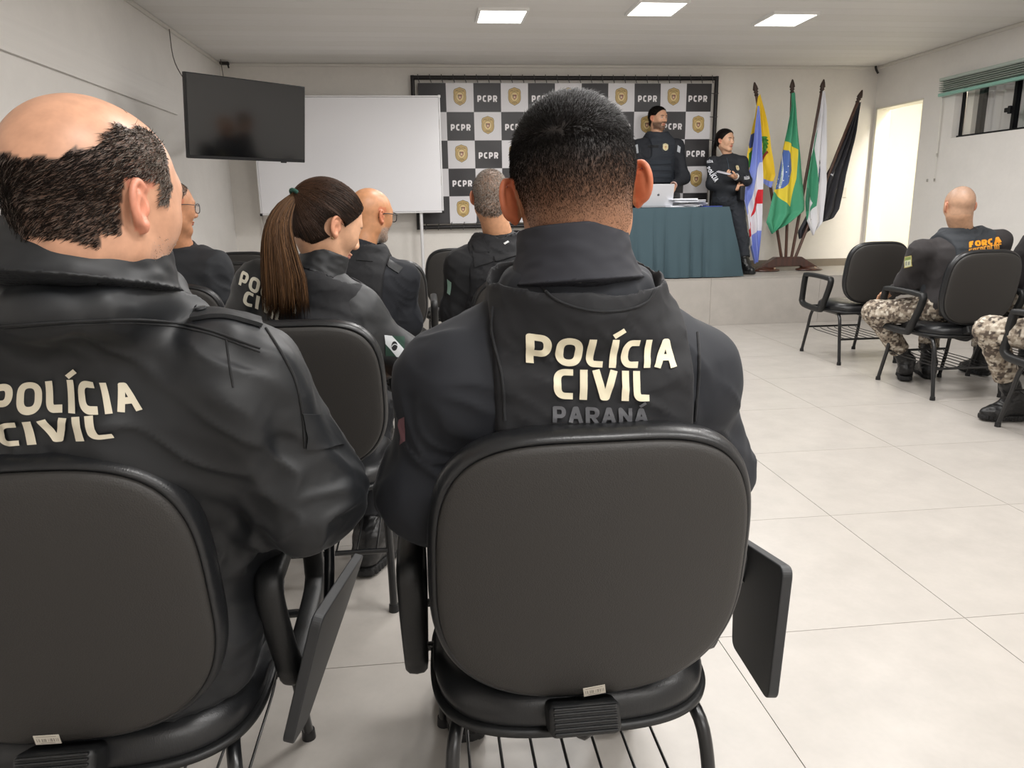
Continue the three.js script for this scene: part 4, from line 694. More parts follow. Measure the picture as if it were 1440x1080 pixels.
function strandGeo(list, sides = 3) {                     // list of {p: [Vector3...], r, c: [r,g,b]} thin tapering hairs
  let nv = 0, ni = 0; for (const h of list) { nv += (h.p.length - 1) * sides + 1; ni += (h.p.length - 2) * sides * 6 + sides * 3; }
  const pos = new Float32Array(nv * 3), nor = new Float32Array(nv * 3), col = new Float32Array(nv * 3), idx = new Uint32Array(ni), t = v3(), a = v3(), b = v3(), up = v3(0.31, 0.9, 0.3); let v = 0, q = 0;
  for (const h of list) {
    const n = h.p.length, base = v;
    for (let k = 0; k < n - 1; k++) {
      t.copy(h.p[k + 1]).sub(h.p[k]).normalize(); a.copy(t).cross(up); if (a.lengthSq() < 1e-4) a.set(1, 0, 0); a.normalize(); b.copy(t).cross(a); const r = h.r * (h.even ? Math.sin(Math.PI * (0.12 + 0.78 * k / (n - 1))) : 1 - 0.75 * k / (n - 1));
      for (let s = 0; s < sides; s++) { const c = Math.cos(s / sides * 6.2832), e = Math.sin(s / sides * 6.2832), x = a.x * c + b.x * e, y = a.y * c + b.y * e, z = a.z * c + b.z * e; pos.set([h.p[k].x + x * r, h.p[k].y + y * r, h.p[k].z + z * r], v * 3); nor.set([x, y, z], v * 3); col.set(h.c, v * 3); v++; }
    }
    const e = h.p[n - 1]; pos.set([e.x, e.y, e.z], v * 3); nor.set([t.x, t.y, t.z], v * 3); col.set(h.c, v * 3); v++;
    for (let k = 0; k < n - 2; k++) for (let s = 0; s < sides; s++) { const s2 = (s + 1) % sides, i0 = base + k * sides + s, i1 = base + k * sides + s2, i2 = i0 + sides, i3 = i1 + sides; idx.set([i0, i1, i3, i0, i3, i2], q); q += 6; }
    for (let s = 0; s < sides; s++) { idx.set([base + (n - 2) * sides + s, base + (n - 2) * sides + (s + 1) % sides, v - 1], q); q += 3; }
  }
  const g = new THREE.BufferGeometry(); g.setAttribute('position', new THREE.BufferAttribute(pos, 3)); g.setAttribute('normal', new THREE.BufferAttribute(nor, 3)); g.setAttribute('color', new THREE.BufferAttribute(col, 3)); g.setIndex(new THREE.BufferAttribute(idx, 1)); return g;
}
function scatter(geo, count, keep) {                      // random points on a mesh: keep(p, n) -> weight
  const p = geo.attributes.position, nn = geo.attributes.normal, ix = geo.index.array, T = ix.length / 3, cum = new Float64Array(T), a = v3(), b = v3(), c = v3(), out = []; let sum = 0;
  for (let i = 0; i < T; i++) { a.fromBufferAttribute(p, ix[i * 3]); b.fromBufferAttribute(p, ix[i * 3 + 1]); c.fromBufferAttribute(p, ix[i * 3 + 2]); sum += b.sub(a).cross(c.sub(a)).length(); cum[i] = sum; }
  for (let tries = 0; tries < count; tries++) {
    const r = rnd() * sum; let lo = 0, hi = T - 1; while (lo < hi) { const m = (lo + hi) >> 1; if (cum[m] < r) lo = m + 1; else hi = m; }
    let u = rnd(), w = rnd(); if (u + w > 1) { u = 1 - u; w = 1 - w; } const i0 = ix[lo * 3], i1 = ix[lo * 3 + 1], i2 = ix[lo * 3 + 2], q = v3(), m = v3();
    q.fromBufferAttribute(p, i0).multiplyScalar(1 - u - w).addScaledVector(b.fromBufferAttribute(p, i1), u).addScaledVector(c.fromBufferAttribute(p, i2), w); m.fromBufferAttribute(nn, i0).multiplyScalar(1 - u - w).addScaledVector(b.fromBufferAttribute(nn, i1), u).addScaledVector(c.fromBufferAttribute(nn, i2), w).normalize();
    if (rnd() < keep(q, m)) out.push([q, m]);
  }
  return out;
}
const hex = (h) => { const c = new THREE.Color(h); return [c.r, c.g, c.b]; };
const mix3 = (a, b, t) => [lerp(a[0], b[0], t), lerp(a[1], b[1], t), lerp(a[2], b[2], t)];
const skinMat = phys(0xffffff, 0.5, { vertexColors: true, sheen: 0.2, sheenRoughness: 0.5, sheenColor: new THREE.Color(0.5, 0.3, 0.22) });
const shinySkinMat = phys(0xffffff, 0.43, { vertexColors: true });
const hairMat = phys(0xffffff, 0.5, { vertexColors: true, specularIntensity: 0.3 });

// ---------------------------------------------------------------- people
const fabric = (c, r = 0.82, sh = 0.35) => phys(c, r, { sheen: sh * 0.6, sheenRoughness: 0.45, sheenColor: new THREE.Color(0.5, 0.52, 0.56) });
const clothBlack = fabric(0x16171a), vestBlack = fabric(0x141519, 0.75, 0.3), shirtBlack = fabric(0x1b1d20, 0.52, 0.4), trousBlack = fabric(0x191a1e), bootMat = phys(0x131314, 0.38), soleMat = std(0x111112, 0.7), clothNavy = fabric(0x171a21, 0.8, 0.3);
const camoMat = phys(0xffffff, 0.9, { vertexColors: true });
// joints of a seated or standing person are given in room space; returns the group with body and clothes
function person(o) {
  const S = o.s ?? 1, T = o.torso, g = thing('person', o.label, 'person', o.base);
  const put = (name, geo, mat, parent = g) => { if (!geo) return null; const m = mesh(name, geo, mat, parent); if (parent === g) geo.translate(-o.base.x, -o.base.y, -o.base.z); else geo.translate(-o.base.x, -o.base.y, -o.base.z); return m; };
  const L = T.len, bw = (T.w ?? 1) * S, bd = (T.d ?? 1) * S, fr = T.fr;
  const st = (T.st ?? [[-0.1, 0.13, 0.1], [0, 0.175, 0.12], [0.14, 0.185, 0.13, 0.01], [0.32, 0.165, 0.122, 0.01], [0.5, 0.172, 0.12, 0.005], [0.68, 0.185, 0.122, 0], [0.8, 0.18, 0.11, 0], [0.89, 0.13, 0.085, 0], [0.97, 0.075, 0.066, 0.005]]).map(([v, w, d, f = 0, x = 0]) => [v * L, w * bw, d * bd, f * S, x * S]);
  const core = loft(fr, st, 2.4), J2 = o.j, up = fr.u;
  const neckB = fr.p(T.nx ?? 0, L * 0.98, 0), arm = o.armR ?? 1, leg = o.legR ?? 1;
  const sides = ['L', 'R'];
  // skin body
  const limb = [], arms = [], legs = [];
  for (const k of sides) {
    limb.push(rc(J2['sh' + k], J2['el' + k], 0.048 * S * arm, 0.038 * S * arm), rc(J2['el' + k], J2['wr' + k], 0.038 * S * arm, 0.026 * S));
    legs.push(rc(J2['hip' + k], J2['kn' + k], 0.08 * S * leg, 0.056 * S * leg), rc(J2['kn' + k], J2['an' + k], 0.055 * S * leg, 0.038 * S * leg));
  }
  const fo = o.head.fr, hs = o.head.s ?? 1, hf = headField(o.head), neck = rc(fo.p(0, -0.045 * hs, -0.028 * hs), neckB, (o.head.neck ?? 0.058) * hs, (o.head.neck ?? 0.058) * 1.12 * hs);
  const headSdf = (x, y, z) => { const q = J([x, y, z], fo, hs); return smin(hf(q[0], q[1], q[2]) * hs, neck(x, y, z), 0.03); };
  const bodySdf = uni([core, neck, ...limb, ...legs], 0.05);
  const skin = hex(o.skin ?? 0xc08a6a), skinAt = o.head.paint;
  const bodyBox = boxOf([...Object.values(J2), fr.p(0, -0.1, 0), neckB], 0.14 * S);
  const parts = [];
  parts.push(netMesh((x, y, z) => bodySdf(x, y, z) + 0.006, bodyBox.min, bodyBox.max, 0.016, { color: (x, y, z, c) => { c[0] = skin[0]; c[1] = skin[1]; c[2] = skin[2]; } }));
  const hb = boxOf([fo.p(0, 0.13 * hs, 0), fo.p(0, -0.12 * hs, 0), fo.p(0.1 * hs, 0, 0.12 * hs), fo.p(-0.1 * hs, 0, 0.12 * hs), fo.p(0.1 * hs, 0, -0.11 * hs), fo.p(-0.1 * hs, 0, -0.11 * hs), neckB], 0.03);
  const headGeo = netMesh(headSdf, hb.min, hb.max, o.head.cell ?? 0.005, { eps: 0.0016, margin: 0.006, color: (x, y, z, c) => {
    const q = J([x, y, z], fo, hs), [a, b, d] = q, f = 0.96 + 0.08 * n3(x * 40, y * 40, z * 40) + 0.04 * n3(x * 160, y * 160, z * 160); let k = skin;
    const ear = Math.abs(a) > 0.076 * (o.head.wide ?? 1) && Math.abs(b) < 0.045 ? 1 : 0; if (ear) k = mix3(k, hex(o.head.earTone ?? 0xc86a4e), 0.55);
    const lip = d > 0.078 && Math.hypot(a / 0.024, (b + 0.062) / 0.0105) < 1; if (lip) k = mix3(k, hex(o.head.lips ?? 0xa55a4c), 0.7);
    for (const s of [-1, 1]) { const e = Math.hypot(a - s * 0.032, b - 0.006, d - 0.0775); if (e < 0.0134 && d > 0.082) { const ir = Math.hypot(a - s * 0.032 - (o.head.look ?? 0) * 0.004, b - 0.006); k = ir < 0.0026 ? [0.005, 0.005, 0.005] : ir < 0.006 ? hex(0x3a2a1e) : hex(0xd8d2cc); if (b > 0.0105) k = mix3(skin, [0.1, 0.05, 0.04], 0.35); }
      const br = Math.hypot((a - s * 0.034) / 0.021, (b - 0.026 + 0.1 * Math.abs(Math.abs(a) - 0.03)) / 0.0052); if (d > 0.055 && br < 1 && o.head.browTone) k = mix3(k, hex(o.head.browTone), 0.8); }
    k = [k[0] * f, k[1] * f, k[2] * f]; if (skinAt) k = skinAt(q, k); c[0] = k[0]; c[1] = k[1]; c[2] = k[2];
  } });
  parts.push(headGeo);
  for (const k of sides) { const hd = o.hands?.[k]; if (!hd) continue; const s = k === 'R' ? 1 : -1, H = handField(J2['wr' + k].clone().addScaledVector(hd.dir, 0.02), hd.dir, hd.palm, s, hd.curl ?? 0.45, S * (hd.s ?? 1)); parts.push(netMesh(H.f, H.box.min, H.box.max, o.handCell ?? 0.0048, { eps: 0.0015, margin: 0.004, color: (x, y, z, c) => { const f = 0.97 + 0.05 * n3(x * 60, y * 60, z * 60); c[0] = skin[0] * f; c[1] = skin[1] * f * 0.97; c[2] = skin[2] * f * 0.95; } })); }
  for (const p of parts) if (p.attributes.uv) p.deleteAttribute('uv');
  put('body', merge(parts), o.head.shiny ? shinySkinMat : skinMat);
  // jacket: torso, shoulders and sleeves with folds
  const fold = o.fold ?? 1, ease = o.ease ?? 0.014, shl = [];
  for (const k of sides) shl.push(rc(neckB.clone().addScaledVector(up, -0.035 * S), J2['sh' + k], 0.056 * S + ease * 0.5, 0.05 * S * arm));
  const sleeve = []; for (const k of sides) sleeve.push(rc(J2['sh' + k], J2['el' + k], 0.053 * S * arm + ease, 0.046 * S * arm + ease), rc(J2['el' + k], J2['wr' + k], 0.046 * S * arm + ease, 0.034 * S + ease * 0.6));
  if (o.collar?.a) shl.push(ell(o.collar.a.clone().add(v3(0, -0.03, 0)), [o.collar.r0 * 0.97, 0.055, o.collar.r0 * 1.02]));
  const trunk = uni([(x, y, z) => core(x, y, z, ease + 0.004), ...shl], 0.06 * S), neckHole = rc(neckB.clone().addScaledVector(up, 0.01), fo.o, 0.05 * S, 0.07 * S);
  const jo = [J2.elL, J2.elR, J2.shL, J2.shR];
  const foldAt = (x, y, z) => { let e = 0; for (const p of jo) { const d2 = ((x - p.x) ** 2 + (y - p.y) ** 2 + (z - p.z) ** 2) / 0.012; if (d2 < 6) e += Math.exp(-d2); }
    const w = n3(x * 3, y * 3, z * 3) * 0.5, a = n3(x * 9 + w, y * 5 + 4, z * 9), m = n3(x * 6 + w * 3, y * 9 + x * 7, z * 6 + 7), m2 = n3(x * 16 + 3, y * 20 + z * 10, z * 16), r = 1.1 - Math.sqrt(m * m + 0.03), r2 = 1.1 - Math.sqrt(m2 * m2 + 0.05); return fold * (0.005 * a + (0.002 + 0.005 * Math.min(1, e)) * (r * r * r - 0.3) + 0.0012 * Math.min(1, e) * (r2 * r2 - 0.4)); };
  const hemV = (o.hem ?? -0.06) * 1; // bottom of the jacket along the spine
  const jacket0 = (x, y, z) => { let d = trunk(x, y, z); for (const s of sleeve) { const e = s(x, y, z); if (e < d + 0.08) d = smin(d, e, 0.075 * S); } return d; };
  const jacketSdf = (x, y, z) => { let d = jacket0(x, y, z); if (Math.abs(d) < 0.03) d -= foldAt(x, y, z); return d; };
  const cutJ = (x, y, z) => { let d = jacketSdf(x, y, z); const v = (x - fr.o.x) * up.x + (y - fr.o.y) * up.y + (z - fr.o.z) * up.z; d = Math.max(d, hemV - v); for (const k of sides) { const w = J2['wr' + k], e = J2['el' + k], dx = w.x - e.x, dy = w.y - e.y, dz = w.z - e.z, l = Math.hypot(dx, dy, dz), q = ((x - w.x) * dx + (y - w.y) * dy + (z - w.z) * dz) / l; if (q > 0.005 && Math.hypot(x - w.x, y - w.y, z - w.z) < 0.1) d = Math.max(d, q - 0.005); } return d; };
  const jb = boxOf([J2.shL, J2.shR, J2.elL, J2.elR, J2.wrL, J2.wrR, fr.p(0, -0.06, 0), neckB], 0.13 * S);
  jb.expandByPoint(fr.p(0.25 * S, 0, 0)); jb.expandByPoint(fr.p(-0.25 * S, 0, 0));
  put(o.jacketName ?? 'jacket', netMesh(cutJ, jb.min, jb.max, o.cell ?? 0.009, { eps: (o.cell ?? 0.009) * 0.9, safe: 2.2 }), o.jacketMat ?? clothBlack);
  // collar: a standing band around the neck
  if (o.collar) {
    const c = o.collar, a = c.a ?? neckB.clone().addScaledVector(up, -0.02), b = c.b ?? fo.p(0, -0.075 * hs, -0.03 * hs), ax = b.clone().sub(a), len = ax.length(), cf = { o: a, u: ax.clone().normalize() }; cf.r = fr.r.clone().addScaledVector(cf.u, -fr.r.dot(cf.u)).normalize(); cf.f = cf.u.clone().cross(cf.r).multiplyScalar(-1).normalize(); if (cf.f.dot(fr.f) < 0) cf.f.negate();
    const r0 = c.r0, r1 = c.r1, asp = c.asp ?? 1.08, hgt = c.h ?? len, th = c.th ?? 0.004, drop = c.drop ?? 0.25;
    const band = (x, y, z) => { const px = x - a.x, py = y - a.y, pz = z - a.z, v = px * cf.u.x + py * cf.u.y + pz * cf.u.z, q = px * cf.r.x + py * cf.r.y + pz * cf.r.z, w = (px * cf.f.x + py * cf.f.y + pz * cf.f.z), t = v / hgt, R = r0 + (t < 0 ? r0 * t * 1.5 : (r1 - r0) * Math.sqrt(Math.min(1.2, t))) + 0.0016 * n3(q * 20, v * 40, w * 20), rad = Math.hypot(q, w / asp), topv = hgt - drop * Math.max(0, w); return smax(Math.abs(rad - R) - th, Math.max(v - topv, -v - 0.03), 0.004); };
    const cb = boxOf([a, b], r0 * 1.5 + 0.03); const cm = put('collar', netMesh(band, cb.min, cb.max, Math.min(0.006, (o.cell ?? 0.009) * 0.6), { eps: 0.0025, safe: 2 }), o.collarMat ?? o.jacketMat ?? clothBlack);
    if (c.label) cm.userData.label = c.label; g.userData.collarSdf = undefined; o.collarSdf = band;
  }
  // trousers
  const th = 0.016, trs = [(x, y, z) => core(x, y, z, th * 0.8)]; for (const k of sides) trs.push(rc(J2['hip' + k], J2['kn' + k], 0.082 * S * leg + th, 0.06 * S * leg + th), rc(J2['kn' + k], J2['an' + k], 0.058 * S * leg + th, 0.046 * S * leg + th));
  const tr0 = uni(trs, 0.045), waistV = (o.waist ?? 0.12), legCut = o.cuff ?? 0.06;
  const trSdf = (x, y, z) => { let d = tr0(x, y, z); const v = (x - fr.o.x) * up.x + (y - fr.o.y) * up.y + (z - fr.o.z) * up.z; if (Math.abs(d) < 0.03) { let e = 0; for (const p of [J2.knL, J2.knR, J2.hipL, J2.hipR]) { const d2 = ((x - p.x) ** 2 + (y - p.y) ** 2 + (z - p.z) ** 2) / 0.02; if (d2 < 5) e += Math.exp(-d2); } const r = 1 - Math.abs(n3(x * 13, y * 15 + z * 6, z * 13 + 2)), r2 = 1 - Math.abs(n3(x * 24, y * 26, z * 24)); d -= (0.003 + 0.006 * Math.min(1, e)) * (r * r - 0.4) + 0.002 * (r2 - 0.5); } d = Math.max(d, v - waistV); for (const k of sides) { const w = J2['an' + k], e = J2['kn' + k], dx = w.x - e.x, dy = w.y - e.y, dz = w.z - e.z, l = Math.hypot(dx, dy, dz), q = ((x - w.x) * dx + (y - w.y) * dy + (z - w.z) * dz) / l; if (Math.hypot(x - w.x, y - w.y, z - w.z) < 0.2) d = Math.max(d, q + legCut); } return d; };
  const tb = boxOf([J2.hipL, J2.hipR, J2.knL, J2.knR, J2.anL, J2.anR, fr.p(0, waistV, 0), fr.p(0.2, 0, 0), fr.p(-0.2, 0, 0)], 0.13);
  put('trousers', netMesh(trSdf, tb.min, tb.max, o.trCell ?? 0.012, { eps: 0.006, safe: 1.5, color: o.camo }), o.trMat ?? trousBlack);
  // boots
  for (const k of sides) {
    const an = J2['an' + k], to = J2['toe' + k], kn = J2['kn' + k], f = to.clone().sub(an).normalize(), shaft = kn.clone().sub(an).normalize(), flat = v3(to.x - an.x, 0, to.z - an.z).normalize();
    const heel = an.clone().addScaledVector(flat, -0.035).setY(an.y - 0.055), yb = o.footY?.[k] ?? Math.min(an.y - 0.1, to.y - 0.035), ball = to.clone().addScaledVector(flat, -0.05);
    const upb = uni([rc(an.clone().addScaledVector(shaft, o.bootH ?? 0.16), an, 0.056, 0.05), rc(heel, an, 0.044, 0.048), rc(an, ball, 0.05, 0.042), rc(ball, to, 0.044, 0.034), rc(heel, ball, 0.042, 0.044)], 0.03);
    const sole = uni([rc(heel.clone().setY(yb + 0.012), ball.clone().setY(to.y - 0.022), 0.046, 0.05), rc(ball.clone().setY(to.y - 0.022), to.clone().setY(to.y - 0.02), 0.05, 0.04)], 0.02);
    const bs = (x, y, z) => { const r = 1 - Math.abs(n3(x * 20, y * 34, z * 20)); return Math.max(upb(x, y, z) - 0.003 * (r - 0.6), yb + 0.018 - y - (to.y - yb > 0.06 ? 1 : 0)); }, ss = (x, y, z) => { const rib = 0.0025 * Math.sign(Math.sin((x * flat.x + z * flat.z) * 300)); return Math.max(sole(x, y, z) - rib, to.y - yb > 0.06 ? -1 : Math.max(yb - y, y - yb - 0.03)); };
    const bb = boxOf([an.clone().addScaledVector(shaft, o.bootH ?? 0.16), heel, to, an], 0.075), bm = put('boot', netMesh(bs, bb.min, bb.max, o.bootCell ?? 0.009, { eps: 0.004 }), bootMat); put('sole', netMesh(ss, bb.min, bb.max, 0.008, { eps: 0.003 }), soleMat, bm);
  }
  return { g, put, jacketSdf: cutJ, jacketFull: jacketSdf, trunk, core, headSdf, headGeo, fo, hs, fr, neckB, L, S, trSdf };
}
// vest over the jacket: the trunk made thicker and cut to a panel with arm and neck openings
function vest(P, o = {}) {
  const { fr, L, S, trunk } = P, e = o.thick ?? 0.018, top = o.top ?? 0.9, bot = o.bot ?? 0.12, w1 = (o.w1 ?? 0.15) * S, w2 = (o.w2 ?? 0.22) * S, vArm = (o.vArm ?? 0.52) * L, neckR = (o.neckR ?? 0.085) * S, nc = fr.p(o.nx ?? 0, L * (o.nv ?? 0.99), o.nf ?? 0), nrm = fr.u, fl = o.fold ?? 1;
  const f = (x, y, z) => { let d = trunk(x, y, z) - e; if (d > 0.08) return d; if (Math.abs(d) < 0.03) { const r = 1 - Math.abs(n3(x * 8 + 5, y * 14, z * 8)), q = 1 - Math.abs(n3(x * 18, y * 26 + x * 9, z * 18)); d -= fl * (0.003 * (r * r - 0.4) + 0.0014 * (q - 0.5)); }
    const px = x - fr.o.x, py = y - fr.o.y, pz = z - fr.o.z, u = px * fr.r.x + py * fr.r.y + pz * fr.r.z - (o.cx ?? 0), v = px * fr.u.x + py * fr.u.y + pz * fr.u.z, w = lerp(w2, w1, sstep(vArm - 0.03, vArm + 0.07, v));
    d = smax(d, Math.abs(u) - w, 0.012); d = smax(d, bot * L - v, 0.008); if (top < 2) d = smax(d, v - top * L, 0.01);
    const nx = x - nc.x, ny = y - nc.y, nz = z - nc.z, h = nx * nrm.x + ny * nrm.y + nz * nrm.z, hole = Math.hypot(nx - nrm.x * h, (ny - nrm.y * h), nz - nrm.z * h); return smax(d, neckR * (1 - clamp(h, -0.2, 0.1) * -1.2 * (o.scoop ?? 1)) - hole, 0.008); };
  const b = boxOf([fr.p(0.25 * S, 0, 0), fr.p(-0.25 * S, 0, 0), fr.p(0, L * 1.05, 0)], 0.16);
  const m = P.put('vest', netMesh(f, b.min, b.max, o.cell ?? 0.009, { eps: 0.004, safe: 2.4 }), o.mat ?? vestBlack); P.vestSdf = f; P.vestMesh = m; return m;
}
const inkMat = {};
function printed(P, sdf, word, quad, color, parent, opt = {}) {   // printed word: quad is the box of its capitals
  const M = opt.mask ?? (wordMasks[word] ??= wordMask(word)), mk = word + color;
  inkMat[mk] ??= std(color, 0.55, { alphaMap: M.t, transparent: true, side: THREE.DoubleSide });
  const H = quad.map((q) => (q.isVector3 ? q : hitPx(sdf, q))); if (H.some((p) => !p)) { console.log('print misses', word, JSON.stringify(quad)); return; }
  const a = M.top / M.h, b = M.pad / M.h * 0, pu = M.pad / M.W, ext = (p, q, t) => p.clone().lerp(q, t);   // widen to the mask's own margins
  const TL = ext(H[3], H[0], 1 + a), TR = ext(H[2], H[1], 1 + a), BL = ext(H[0], H[3], 1 + M.pad / M.h), BR = ext(H[1], H[2], 1 + M.pad / M.h);
  const tl = ext(TR, TL, 1 + pu), tr = ext(TL, TR, 1 + pu), bl = ext(BR, BL, 1 + pu), br = ext(BL, BR, 1 + pu);
  const g = patch(sdf, [tl, tr, br, bl], opt.lift ?? 0.0026, { nu: opt.nu ?? 40, nv: opt.nv ?? 14, normal: opt.normal, back: opt.back });
  if (g) P.put('lettering', g, inkMat[mk], parent).userData.label = 'printed word on the back';
}
const wordMasks = {};
function hairCut(P, name, count, style, mat = hairMat) {  // style(q, n) -> null or {w, len, dir: Vector3 (head axes), r, c, lift}
  const { fo, hs } = P, list = [], toW = (d) => v3(0, 0, 0).addScaledVector(fo.r, d.x).addScaledVector(fo.u, d.y).addScaledVector(fo.f, d.z);
  const pts = scatter(P.headGeo, count, (p, n) => { const q = J([p.x, p.y, p.z], fo, hs); const s = style(q); if (!s) return 0; return s.w; });
  for (const [p, n] of pts) {
    const s = style(J([p.x, p.y, p.z], fo, hs)); if (!s) continue; const flow = toW(s.dir); flow.addScaledVector(n, -flow.dot(n)).normalize();
    const d = flow.multiplyScalar(1 - s.lift).addScaledVector(n, s.lift).add(v3(rr(-1, 1), rr(-1, 1), rr(-1, 1)).multiplyScalar(s.mess ?? 0.18)).normalize(), len = s.len * rr(0.7, 1.2), a = p.clone().addScaledVector(n, -0.0006);
    const m = a.clone().addScaledVector(d, len * 0.5).addScaledVector(n, len * 0.05), e = a.clone().addScaledVector(d, len).addScaledVector(n, -len * 0.08), k = rr(0.75, 1.3); list.push({ p: [a, m, e], r: s.r, c: [s.c[0] * k, s.c[1] * k, s.c[2] * k] });
  }
  const g = strandGeo(list); g.userData = {}; return P.put(name, g, mat);
}
// ---------------------------------------------------------------- the people, one by one
const down = v3(0, -1, 0);
const defHands = (j) => ({ L: { dir: j.wrL.clone().sub(j.elL).normalize(), palm: v3(0.2, -1, 0), curl: 0.4 }, R: { dir: j.wrR.clone().sub(j.elR).normalize(), palm: v3(-0.2, -1, 0), curl: 0.4 } });
// legs of somebody sitting on a chair that faces the platform
function sitLegs(x, d, o = {}) {
  const w = o.w ?? 0.1, kd = d + (o.knee ?? 0.62), sp = o.spread ?? 0.17, y = o.y ?? 0.555;
  return { hipL: V(x - w, y, d + 0.24), hipR: V(x + w, y, d + 0.24), knL: V(x - sp, y + 0.0, kd), knR: V(x + sp, y, kd), anL: V(x - sp - 0.02, 0.115, kd - 0.06), anR: V(x + sp + 0.02, 0.115, kd - 0.06), toeL: V(x - sp - 0.04, 0.045, kd + 0.1), toeR: V(x + sp + 0.04, 0.045, kd + 0.1) };
}
const hairDark = hex(0x191410), hairBrown = hex(0x33241a);
const darken = (k, c, t) => mix3(k, c, t);
// hair region helpers in head coordinates: behind the hairline plane, above the nape
const scalp = (q, hair = 0.85, off = 0.0, nape = -0.078) => q[2] - hair * q[1] - off < 0 && q[1] > nape - 0.25 * Math.max(0, q[2] + 0.06);
const nearEar = (q) => Math.abs(q[0]) > 0.066 && q[2] > -0.022 && q[2] < 0.03 && q[1] > -0.05 && q[1] < 0.03;
function capMesh(P, thick, mask, cell, opt = {}) {        // close fitting mass of hair
  const { fo, hs } = P, hf = headField({ ...opt.head }), noEar = (a, b, c) => hf(a, b, c);
  const f = (x, y, z) => { const q = J([x, y, z], fo, hs); let d = noEar(q[0], q[1], q[2]) * hs - thick * (opt.grow ? opt.grow(q) : 1); const m = mask(q); if (Math.abs(d) < 0.02) d -= opt.tex ? opt.tex(q) : 0; return smax(d, m * hs, 0.006); };
  const b = boxOf([fo.p(0, 0.15 * hs, 0), fo.p(0, -0.12 * hs, 0), fo.p(0.1 * hs, 0, 0.11 * hs), fo.p(-0.1 * hs, 0, -0.13 * hs), fo.p(-0.1 * hs, 0, 0.1 * hs), fo.p(0.1 * hs, 0, -0.13 * hs)], 0.02);
  return { f, geo: netMesh(f, b.min, b.max, cell, { eps: 0.0015, margin: 0.006 }) };
}

// ---- man in front: vest with lettering, faded haircut
{
  const fr = frameOf(0.02, -0.11, -0.01, V(0.24, 0.53, 1.25)), hc = at(808, 270, 1.18), ca = V(0.228, at(815, 404, 1.07).y, 1.152);
  const j = { shL: at(634, 538, 1.17), elL: at(602, 690, 1.2), wrL: V(0.06, 0.66, 1.5), shR: at(962, 528, 1.2), elR: at(990, 660, 1.26), wrR: V(0.44, 0.66, 1.55), ...sitLegs(0.24, 1.08) };
  const skin = hex(0xb5805f);
  const P = person({ label: 'man from behind in a black vest lettered in cream, faded dark haircut', base: V(0.24, 0, 1.3), s: 1.1, skin: 0xb98463, torso: { fr, len: 0.63, w: 1.05, d: 1.0 }, j, hands: defHands(j), cell: 0.0062, fold: 1.0, ease: 0.018,
    head: { fr: frameOf(0.06, 0.0, -0.12, hc), s: 1.14, wide: 1.06, neck: 0.055, cell: 0.0036, earOut: 0.62, earTone: 0xd4623c, browTone: 0x201812,
      paint: (q, k) => { const [x, y, z] = q; if (!scalp(q, 0.85, -0.005, -0.095) || nearEar(q) || Math.abs(x) > 0.083) return k; const t = (0.3 + 0.66 * sstep(-0.08, 0.03, y)) * sstep(-0.105, -0.06, y + 0.25 * Math.max(0, z + 0.06)); const dk = sstep(0.0, 0.06, y); if (dk >= 1) return hex(0x17110e); return mix3(darken(k, mix3(hex(0x3f3028), hex(0x1a1310), sstep(-0.05, 0.04, y)), t * (0.85 + 0.15 * n3(x * 200, y * 200, z * 200))), hex(0x17110e), dk); } },
    collar: { a: ca, b: ca.clone().add(V(-0.004, 0.09, 0.012)), r0: 0.106, r1: 0.078, th: 0.0045, h: at(815, 322, 1.07).y - ca.y, drop: 0.12 }, jacketMat: clothNavy, collarMat: fabric(0x23242b, 0.8, 0.4) });
  hairCut(P, 'hair', 80000, (q) => {
    const [x, y, z] = q; if (!scalp(q, 0.85, -0.005, -0.098) || nearEar(q) || Math.abs(x) > 0.083) return null;
    const top = sstep(0.05, 0.1, y), mid = sstep(-0.04, 0.05, y), low = sstep(-0.1, -0.03, y);
    return { w: 0.3 + 0.45 * low + 0.25 * mid, len: lerp(lerp(0.0025, 0.0075, mid), 0.022, top), dir: v3(lerp(-x * 4, 0.5 + 3 * x, top), lerp(-1, 0.25, top), lerp(-0.1, 1, top)), lift: lerp(0.34, 0.2, top), mess: lerp(0.22, 0.2, top), r: lerp(0.00034, 0.0006, top), c: mix3(hex(0x3a2a1f), hex(0x100c0a), mid) };
  });
  vest(P, { thick: 0.017, w1: 0.138, w2: 0.142, vArm: 0.5, bot: 0.08, top: 3, neckR: 0.122, nv: 1.0, nf: -0.012, scoop: 1.5, cell: 0.006, cx: 0.012 });
  const vs = (x, y, z) => Math.min(P.vestSdf(x, y, z), P.jacketSdf(x, y, z)), vm = P.vestMesh, cream = 0xe4dbc0;
  printed(P, vs, 'POLÍCIA', [[740, 468], [949, 476], [951, 517], [740, 510]], cream, vm);
  printed(P, vs, 'CIVIL', [[778, 517.5], [914, 522], [914.5, 564], [778, 560.5]], cream, vm);
  printed(P, vs, 'PARANÁ', [[777, 570.5], [911, 573.5], [911, 595], [777, 593.5]], 0x55565a, vm);
  const all = (x, y, z) => Math.min(vs(x, y, z), P.jacketSdf(x, y, z));
  for (const [pts, r] of [[[[762, 404], [780, 420], [813, 433], [850, 438], [887, 434], [911, 423], [921, 408]], 0.0022], [[[693, 432], [692, 465], [706, 531], [710, 592]], 0.0026], [[[981, 468], [983, 516], [977, 592]], 0.0026]]) { const s = seam(all, pts, r, 0.0004); if (s) P.put('piping', s, clothBlack, vm); }
  const patchM = std(0x6d4a50, 0.8), pg = patch(all, [[561, 590], [569, 586], [570, 620], [562, 626]], 0.001, { nu: 6, nv: 10 }); if (pg) P.put('sleeve_badge', pg, patchM);
}
